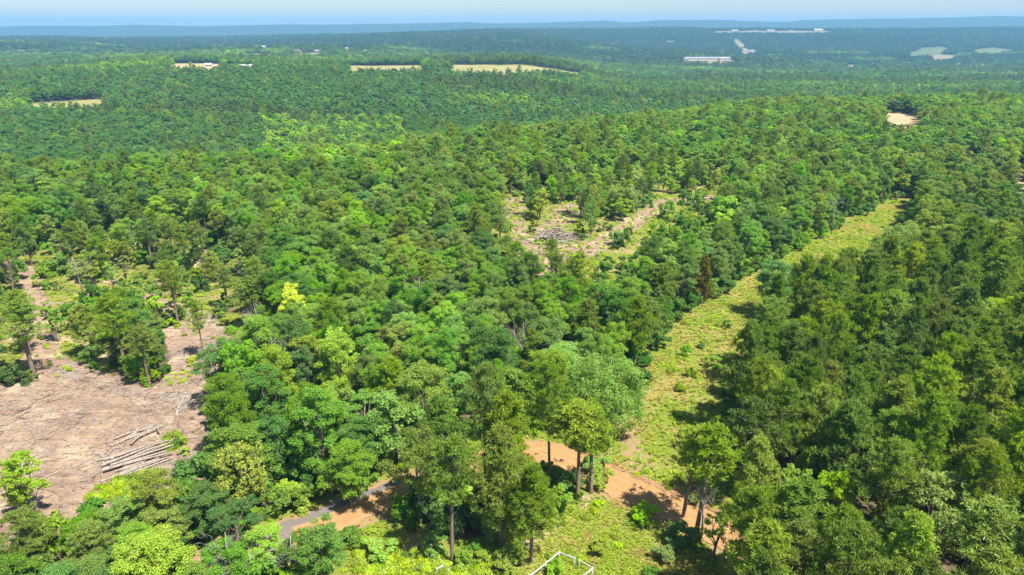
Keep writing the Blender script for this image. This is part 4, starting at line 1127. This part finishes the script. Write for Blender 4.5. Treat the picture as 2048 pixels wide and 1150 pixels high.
gc = np.where(low[:, None], np.array([[0.17, 0.225, 0.02]]) * rng.uniform(.85, 1.2, (len(G), 1)), gc)
gc = np.where((rng.random(len(G)) < .2)[:, None], (0.21, 0.215, 0.04), gc)
sc = rng.uniform(.4, .95, len(G)) * np.where(inside(LOWER, G[:, 0], G[:, 1]), .55, 1.0)
scatter('grass', xyz(G), TUFTS, rng.integers(4, size=len(G)), rng.uniform(0, 6.28, len(G)), np.stack([sc * 1.3, sc * 1.3, sc], -1), gc)
Wd = G[(vnoise(G[:, 0] / 4, G[:, 1] / 4, 74) > .50) & (gn < .56) & (rng.random(len(G)) < np.where(inside(LOWER, G[:, 0], G[:, 1]), .02, .12))]
Wd = np.vstack([Wd, spots(MID1, 900)[:160], spots(VIEW_MID, 2500)[:420], spots(VIEW_TRACK, 2200)[:420], spots(SPARSE_M, 3000)[:500], spots(SPARSE_L, 3000)[:500], spots(poly([(170, 1010), (200, 975), (260, 950), (330, 940), (260, 1000)]), 200), spots(poly([(325, 905), (325, 870), (365, 860), (375, 905)]), 60),
                spots(poly([(700, 1075), (850, 1110), (1000, 1120), (1000, 1200), (740, 1200)]), 900), spots(poly([(430, 720), (470, 700), (400, 700), (330, 760), (350, 780)]), 60)])
wc = np.where((rng.random(len(Wd)) < .6)[:, None], (0.20, 0.26, 0.020), (0.155, 0.22, 0.022)) * rng.uniform(.8, 1.2, (len(Wd), 1))
sc = rng.uniform(.6, 1.4, len(Wd))
scatter('weed_undergrowth', xyz(Wd), WEEDS, rng.integers(3, size=len(Wd)), rng.uniform(0, 6.28, len(Wd)), np.stack([sc, sc, sc * .9], -1), wc)

U = grid_points(42, 300, 3.3, half=.95)
x, y = U[:, 0], U[:, 1]
ok = dist_poly(ROAD, x, y, False) > 4.6
for q in (STRIP, LOWER, LEFTC, MID1, MID2): ok &= ~inside(q, x, y)
ok &= (dist_poly(PATH_A, x, y, False) > 3) & (dist_poly(TRACK, x, y, False) > 3)
ok &= ~((inside(SPARSE_L, x, y) | inside(SPARSE_M, x, y)) & (rng.random(len(x)) > .24))
ok &= ~(inside(Z_PINES, x, y) & (rng.random(len(x)) > .5))
for q in FIELDS: ok &= ~inside(q, x, y)
U = U[ok]; n = len(U)
sh = [join_model(k, False) for k in SHRUB]
a = rng.random(n) * .6 + .4 * vnoise(U[:, 0] / 20, U[:, 1] / 20, 77)
uc = np.array([COLS['deep' if v < .42 else 'mid' if v < .68 else 'lime' if v > .78 else 'olive'] for v in a])
sc = rng.uniform(.7, 2.3, n)
scatter('undergrowth', xyz(U), sh, rng.integers(4, size=n), rng.uniform(0, 6.28, n), np.stack([sc, sc, sc * rng.uniform(.8, 1.3, n)], -1), uc)

def stick(seed, L, rad, twigs=0):
    r = np.random.default_rng(seed); b = MB()
    p = [np.array([-L / 2, 0, 0.0]), np.array([0, r.normal() * .08 * L, .05]), np.array([L / 2, r.normal() * .05 * L, 0.02])]
    b.tube(p, [rad, rad * .8, rad * .4], 4)
    for _ in range(twigs):
        t = r.uniform(-.3, .5); a = np.array([t * L, 0, .05])
        e = a + np.array([r.uniform(.1, .35) * L, r.normal() * .25 * L, r.uniform(0, .25) * L])
        b.tube([a, e], [rad * .45, rad * .15], 3, cap=False)
    return b.mesh('stick', M['twig'])
STICKS = [stick(700, .7, .035), stick(701, 1.4, .05, 1), stick(702, 2.4, .07, 3), stick(703, 3.6, .09, 4), stick(704, .45, .06)]
S = np.vstack([spots(LEFTC, 17000), spots(SPARSE_L, 1500), spots(MID1, 900), spots(MID2, 300), spots(SPARSE_M, 500)])
def along(pts, n, w):
    P = smooth_line(poly(pts), 200); return P[rng.integers(200, size=n)] + rng.normal(0, w, (n, 2))
S = np.vstack([S, along([(290, 725), (380, 702), (475, 688)], 700, .8), along([(120, 742), (200, 770), (290, 790)], 500, .9), along([(330, 800), (400, 790), (465, 800)], 500, 1.0),
               along([(205, 970), (330, 955), (400, 920)], 350, 1.0), along([(300, 640), (380, 628), (440, 640)], 400, .8)])
Sn = vnoise(S[:, 0] / 6, S[:, 1] / 6, 81); S = S[rng.random(len(S)) < .25 + 1.1 * Sn]
n = len(S); pk = rng.choice(5, size=n, p=[.44, .13, .045, .012, .373])
dirn = rng.normal(0.35, .7, n) + (rng.random(n) < .3) * rng.uniform(0, 3.14, n)
sc = rng.uniform(.6, 1.25, n)
scatter('slash_debris', xyz(S, .05), STICKS, pk, dirn, np.stack([sc, sc, sc], -1), np.ones((n, 3)), rx=rng.normal(0, .08, n), ry=rng.normal(0, .06, n))

# ------------------------------------------------------------------ logs, brush and fallen wood
def log_mesh(seed, L, r0, r1):
    r = np.random.default_rng(seed); b = MB(); n = 6; sides = 9
    t = np.linspace(0, 1, n)
    p = np.stack([t * L - L / 2, np.cumsum(r.normal(0, .035, n)) * L / 8, np.zeros(n)], -1); p[:, 1] -= p[:, 1].mean()
    rad = (r0 + (r1 - r0) * t) * r.uniform(.94, 1.06, n)
    b.tube(p, rad, sides, cap=False)
    ring = b.v[0]
    b.add(ring[:sides], [tuple(range(sides))[::-1]], 1); b.add(ring[-sides:], [tuple(range(sides))], 1)
    return b.mesh('log', [M['log'], M['cut']], False)
def place_log(me, p, d, label, group=None, name='log', roll=0.0):
    o = bpy.data.objects.new(name, me); col.objects.link(o)
    d = Vector(d).normalized(); o.rotation_mode = 'QUATERNION'
    o.rotation_quaternion = d.to_track_quat('X', 'Z')
    o.location = p
    tag(o, label, 'log', group); return o
A = np.array(at(208, 918)); B = np.array(at(322, 882)); C = np.array(at(235, 952))
ax = (B - A) / np.linalg.norm(B - A); pr = np.array([ax[1], -ax[0]])
if pr @ (C - A) < 0: pr = -pr
Lp = float(np.linalg.norm(B - A)) * 1.02; wide = float(pr @ (C - A)) * 1.0
base = (A + B) / 2
LOGS = [log_mesh(800 + i, Lp * f, r0, r1) for i, (f, r0, r1) in enumerate([(1.0, .19, .12), (.90, .16, .10), (1.06, .22, .13), (.82, .145, .09), (.95, .18, .12)])]
STEP = .44
tiers = [('bottom', int(wide / STEP) + 2, .2, 0.0), ('second', int((int(wide / STEP) - 2) * .7), .52, .6), ('third', int((int(wide / STEP) - 6) * .6), .82, 1.3)]
GAP = {'bottom': 1.0, 'second': 1.4, 'third': 1.55}
for tn, cnt, zz, off in tiers:
    for i in range(max(cnt, 4)):
        q = base + pr * (off + (i + .5) * STEP * GAP[tn] + rng.normal(0, .10)) + ax * rng.normal(0, .8)
        a = rng.normal(0, .07); d = ax * math.cos(a) + pr * math.sin(a)
        zr = zz + rng.uniform(-.05, .05)
        place_log(LOGS[int(rng.integers(5))], (q[0], q[1], zat(*q) + zr), (d[0], d[1], rng.normal(0, .012)),
                  f"grey-brown log in the {tn} tier of the log pile, {ORD[i]} from the far side", 'stacked logs of the log pile')
J = np.array(at(283, 872)); k = 0
for dx, dy, an, f, zz, w in [(-2.2, 0, .25, 0, .25, 'lowest and longest'), (-1.4, .5, .55, 1, .35, 'steepest-turned dark'), (0, .2, .1, 3, .3, 'middle pale'), (.9, -.4, .2, 4, .6, 'upper orange-tinted'),
                           (1.6, .3, -.15, 1, .75, 'topmost'), (-.6, -.8, .75, 3, .5, 'crosswise slender'), (2.5, .2, 1.45, 3, .7, 'end-on, turned towards the viewer'), (.4, 1.0, .32, 4, .3, 'nearest'), (-1.8, 1.2, .15, 1, .3, 'half rolled-away')]:
    q = J + ax * dx + (-pr) * dy * 1.2; c, s_ = math.cos(an), math.sin(an); d = ax * c + (-pr) * s_
    o = place_log(LOGS[f], (q[0], q[1], zat(*q) + zz), (d[0], d[1], rng.normal(0, .05)), f"{w} log of the loose heap beyond the stacked log pile", 'loose heap of logs')
    o.scale = (.55, 1, 1)
for px, py, L, ang, r0, label in [
    (125, 608, 7, .1, .16, 'fallen pale log lying across the thinned ground above the clearing'),
    (300, 618, 9, -.05, .16, 'pale log lying level beside the pinkish-trunked pine'),
    (390, 602, 6, .6, .14, 'slanting fallen log on the pale grassy path'),
    (225, 865, 5, -.5, .11, 'thin rusty pole lying on bare ground above the log pile'),
    (480, 845, 8, .35, .10, 'long thin pole running from the log pile towards the trees'),
    (300, 830, 7, .4, .10, 'pale pole on the chips between the log pile and dead treetop'),
    (90, 800, 9, .5, .12, 'pale long branch on the bare clearing below the leaning pine'),
    (395, 800, 5, .25, .12, 'stout log beside the white dead treetop'),
    (375, 700, 7, .1, .14, 'log in the slash row on the upper bare ground'),
    (430, 690, 6, -.15, .13, 'log at the far end of the upper slash row'),
    (180, 735, 8, .3, .10, 'pole near the shrubs at the upper clearing edge'),
    (15, 850, 6, .3, .11, 'pole lying by the clearing margin at the frame edge')]:
    x, y = at(px, py)
    place_log(log_mesh(hash((px, py)) % 1000, L, r0, r0 * .6), (x, y, zat(x, y) + r0 * .8), (math.cos(ang), math.sin(ang), 0), label, 'fallen logs and poles', 'fallen_log')

# white dead treetop lying on the clearing: stem and its boughs
x, y = at(352, 826)
root = empty('dead_treetop', (x, y, zat(x, y) + .15))
b = MB(); b.tube([(0.6, -1.2, 0), (0, 1.0, .15), (-.4, 3, .3)], [.16, .12, .06], 6); b.build('stem', M['deadwood'], root)
r = np.random.default_rng(5)
for i in range(13):
    a0 = np.array([.5 - .07 * i, -1 + .3 * i, .1]); an = r.uniform(.6, 2.5)
    e = a0 + np.array([math.cos(an) * r.uniform(1, 2.6), abs(math.sin(an)) * r.uniform(1.4, 3.4), r.uniform(.2, 1.3)])
    b = MB(); m = (a0 + e) / 2 + r.normal(size=3) * .2
    b.tube([a0, m, e], [.07, .05, .015], 4)
    for _ in range(3):
        f = m + r.normal(size=3) * np.array([.8, .8, .3]) + (e - m) * .7; b.tube([m, f], [.03, .01], 3, cap=False)
    b.build('bough', M['deadwood'], root)
tag(root, 'white dead treetop with fanned bare boughs lying on the pink clearing', 'dead treetop')

# brush pile in the far clearing: every pole a part
bx, by = at(1112, 478)
root = empty('brush_pile', (bx, by, zat(bx, by)))
r = np.random.default_rng(9)
for i in range(115):
    an = r.normal(.2, .8); c = r.normal(size=2) * np.array([3.6, 2.3])
    h = max(.1, 3.3 * math.exp(-(c[0] / 4.5) ** 2 - (c[1] / 3) ** 2) * r.uniform(.2, 1.1))
    L = r.uniform(3, 7.5); d = np.array([math.cos(an), math.sin(an), r.normal(0, .20)])
    p = np.array([c[0], c[1], h]); b = MB(); rad = r.uniform(.07, .19)
    b.tube([p - d * L / 2, p + r.normal(size=3) * .15, p + d * L / 2], [rad, rad * .8, rad * .4], 5)
    b.build('pole', M['deadwood' if r.random() < .4 else 'log'], root)
tag(root, 'heap of tangled grey poles and brush in the far bare clearing', 'brush pile')
x, y = at(1025, 515)
root = empty('brush_heap', (x, y, zat(x, y)))
for i in range(22):
    an = r.uniform(0, 3.14); c = r.normal(size=2) * .9; L = r.uniform(2, 4); d = np.array([math.cos(an), math.sin(an), r.normal(0, .3)])
    p = np.array([c[0], c[1], r.uniform(.1, 1.0)]); b = MB()
    b.tube([p - d * L / 2, p + d * L / 2], [.09, .04], 4); b.build('pole', M['log'], root)
tag(root, 'small dark brush heap at the near margin of the far clearing', 'brush pile')

# ------------------------------------------------------------------ shrubs standing in the open
def shrub(px, py, H, W, look, label, k=None):
    x, y = at(px, py); k = k or SHRUB[int(rng.integers(4))]
    o = make_tree('shrub', k, x, y, H, W, look); tag(o, label, 'shrub', 'shrubs in the open')
for a in [(1197, 1098, 2.0, 1.3, 'yellow', 'round yellow-green bush in the grass near the white fence'),
          (1282, 1045, 2.6, 1.7, 'lime', 'round green bush on the grass, in tree shade below the road'),
          (1368, 712, 2.4, 1.2, 'mid', 'dark upright bush midway along the grass strip'),
          (1386, 752, 2.0, 1.2, 'lime', 'bright bush in the grass strip nearer than the dark upright one'),
          (1362, 782, 1.7, 1.1, 'lime', 'low bright bush in the strip, nearest the shaded grass'),
          (1402, 697, 1.3, .8, 'deep', 'tiny dark bush beside the dark upright one in the strip'),
          (1430, 735, 2.6, 1.6, 'mid', 'leafy bush at the foot of pines bordering the strip'),
          (1455, 655, 1.6, 1.0, 'deep', 'small dark bush in strip shade beyond the others'),
          (1012, 1138, 2.6, 2.0, 'lime', 'broad dense bush in front of the pine clump beside the fence'),
          (1106, 1150, 2.4, 1.1, 'lime', 'bush growing inside the little white fence'),
          (960, 1120, 2.0, 1.3, 'olive', 'dull bush between the foremost pine and the broad dense bush'),
          (870, 1105, 2.2, 1.6, 'mid', 'leafy bush at the foremost pine trunk, on its shaded side'),
          (935, 1130, 2.2, 1.1, 'lime', 'bright bush touching the foremost pine trunk'),
          (1325, 1118, 2.0, 1.4, 'olive', 'dull scrubby bush in front of the bare-trunked pair'),
          (1350, 1085, 2.8, 2.2, 'mid', 'broad green bush at the feet of the bare-trunked pair'),
          (1300, 1150, 1.5, 1.1, 'mid', 'green low bush at the bottom edge of the grass clearing'),
          (352, 895, 1.7, 1.0, 'mid', 'bright leafy bush at the end of the log pile'),
          (372, 908, 1.2, 0.9, 'lime', 'lower bush beside the bright one at the log-pile end'),
          (1385, 1002, 1.4, 1.0, 'olive', 'scrubby bush on the far road verge'),
          (1340, 745, 1.1, .9, 'yellow', 'low yellowish bush on the strip by the wooded edge'),
          (610, 1010, 3.2, 2.4, 'lime', 'bright bush on the road bank between gravel and trees'),
          (560, 1000, 2.6, 2.0, 'lime', 'bushy growth on the grassy bank above the gravel end'),
          (700, 1085, 2.6, 2.2, 'mid', 'bush in the weeds just below the tan road'),
          (760, 1110, 2.4, 2.0, 'lime', 'bright bush in weeds below the roadside clump'),
          (1185, 945, 3.0, 2.0, 'mid', 'dense bush at the feet of the two slender road-bend pines'),
          (1130, 985, 3.4, 2.4, 'deep', 'dark dense bush by the road behind the slender pines'),
          (1195, 975, 2.8, 1.8, 'lime', 'bright bush at the near corner of the road bend'),
          (350, 650, 1.8, 2.0, 'lime', 'low bright shrub around the pinkish-trunked pine'),
          (305, 765, 4.0, 1.9, 'lime', 'bright shrub wrapping the short pine at the clearing edge'),
          (1165, 480, 2.0, 1.4, 'deep', 'dark shrub beside the brush pile')]: shrub(*a)

# ------------------------------------------------------------------ white fences and marker stakes
def post_rail(root, P, links, h=1.05, low=(), t=.075):
    for i, (x, y) in enumerate(P):
        b = MB(); b.box(-t, t, -t, t, -.3, h + .03); o = b.build('post', M['white'], root); o.location = (x, y, 0)
    for n, (i, j) in enumerate(links):
        a, c = np.array(P[i]), np.array(P[j]); d = c - a; L = np.linalg.norm(d)
        zz = h - .14 - (.10 if n in low else 0)
        b = MB(); b.box(.08, L - .08, -.03, .03, zz - .09, zz + .09); o = b.build('rail', M['white'], root)
        o.location = (a[0], a[1], 0); o.rotation_euler = (0, 0, math.atan2(d[1], d[0]))
pf = [at(1118.5, 1117), at(1149, 1130), at(1158.5, 1134), at(1184.5, 1150), at(1092, 1138), at(1058, 1164)]
o0 = np.array(pf[0]); root = empty('white_fence', (o0[0], o0[1], zat(*o0)))
loc = [tuple(np.array(p) - o0) for p in pf]
far_c = np.array(loc[5]) + np.array(loc[3]) - np.array(loc[0]); loc.append(tuple(far_c))
post_rail(root, loc, [(0, 1), (2, 3), (0, 4), (4, 5), (5, 6), (6, 3)], low=(3, 4))
tag(root, 'low white post-and-rail fence around a small plot, with a gap', 'fence')
pf = [at(874, 1150), at(887, 1142), at(899, 1150)]
o0 = np.array(pf[1]); root = empty('white_rail_fence', (o0[0], o0[1], zat(*o0)))
post_rail(root, [tuple(np.array(p) - o0) for p in pf], [(0, 1)], h=1.0, t=.045)
tag(root, 'short scrap of white railing in weeds beside the foremost pine', 'fence')
for px, py, label in [(1222, 910, 'white stake at the corner where grass strip meets woods'), (1281, 925, 'white stake in the grass just beyond the clay bank'), (1454, 668, 'white stake in the strip beside pine shade')]:
    x, y = at(px, py); root = empty('marker_stake', (x, y, zat(x, y)))
    b = MB(); b.box(-.05, .05, -.03, .03, -.2, 1.25); b.build('stake', M['white'], root)
    b = MB(); b.box(-.07, .07, -.045, .045, 1.25, 1.36); b.build('cap', M['white'], root)
    tag(root, label, 'marker stake')

# ------------------------------------------------------------------ far buildings
def house(name, x, y, L, D, h, rise, rz, wall, roof, label):
    root = empty(name, (x, y, zat(x, y) - .3), rz)
    b = MB(); b.box(-L / 2, L / 2, -D / 2, D / 2, -2, h)
    b.add([(-L / 2, -D / 2, h), (-L / 2, D / 2, h), (-L / 2, 0, h + rise)], [(0, 2, 1)]); b.add([(L / 2, -D / 2, h), (L / 2, D / 2, h), (L / 2, 0, h + rise)], [(0, 1, 2)])
    b.build('wall', M[wall], root)
    o = .6; b = MB(); k = rise * o / (D / 2)
    b.add([(-L / 2 - o, -D / 2 - o, h - k), (L / 2 + o, -D / 2 - o, h - k), (L / 2 + o, 0, h + rise), (-L / 2 - o, 0, h + rise), (L / 2 + o, D / 2 + o, h - k), (-L / 2 - o, D / 2 + o, h - k),
           (-L / 2 - o, -D / 2 - o, h - k + .25), (L / 2 + o, -D / 2 - o, h - k + .25), (L / 2 + o, 0, h + rise + .25), (-L / 2 - o, 0, h + rise + .25), (L / 2 + o, D / 2 + o, h - k + .25), (-L / 2 - o, D / 2 + o, h - k + .25)],
          [(6, 7, 8, 9), (9, 8, 10, 11), (0, 3, 2, 1), (3, 5, 4, 2), (0, 1, 7, 6), (4, 5, 11, 10), (1, 2, 8, 7), (2, 4, 10, 8), (0, 6, 9, 3), (3, 9, 11, 5)])
    b.build('roof', M[roof], root)
    n = max(2, int(L / 7)); 
    for i in range(min(n, 12)):
        cx = -L / 2 + (i + .5) * L / min(n, 12); b = MB()
        if i == n // 2: b.box(cx - .6, cx + .6, -D / 2 - .05, -D / 2 + .02, 0, 2.2); b.build('door', M['glass'], root)
        else: b.box(cx - .7, cx + .7, -D / 2 - .05, -D / 2 + .02, 1.0, 2.4); b.build('window', M['glass'], root)
    tag(root, label, 'building' if L > 30 else 'house')
for (x, y), (_, _, L, D, h, rise, rz, w, rf, label) in zip(HPOS, HOUSES): house('warehouse' if L > 100 else 'farm_building' if L > 30 else 'house', x, y, L, D, h, rise, rz, w, rf, label)

# ------------------------------------------------------------------ haze
def build_haze():
    m = bpy.data.materials.new('haze_air'); m.use_nodes = True
    nt = m.node_tree; nt.nodes.clear()
    out = nt.nodes.new('ShaderNodeOutputMaterial'); v = nt.nodes.new('ShaderNodeVolumePrincipled')
    v.inputs['Color'].default_value = (0.25, 0.60, 1.0, 1)
    v.inputs['Density'].default_value = 0.000120
    v.inputs['Anisotropy'].default_value = 0.0
    nt.links.new(v.outputs[0], out.inputs['Volume'])
    b = MB(); b.box(-12000, 12000, -12000, 12000, -140, 190)
    o = b.build('haze', m); tag(o, kind='stuff')
build_haze()
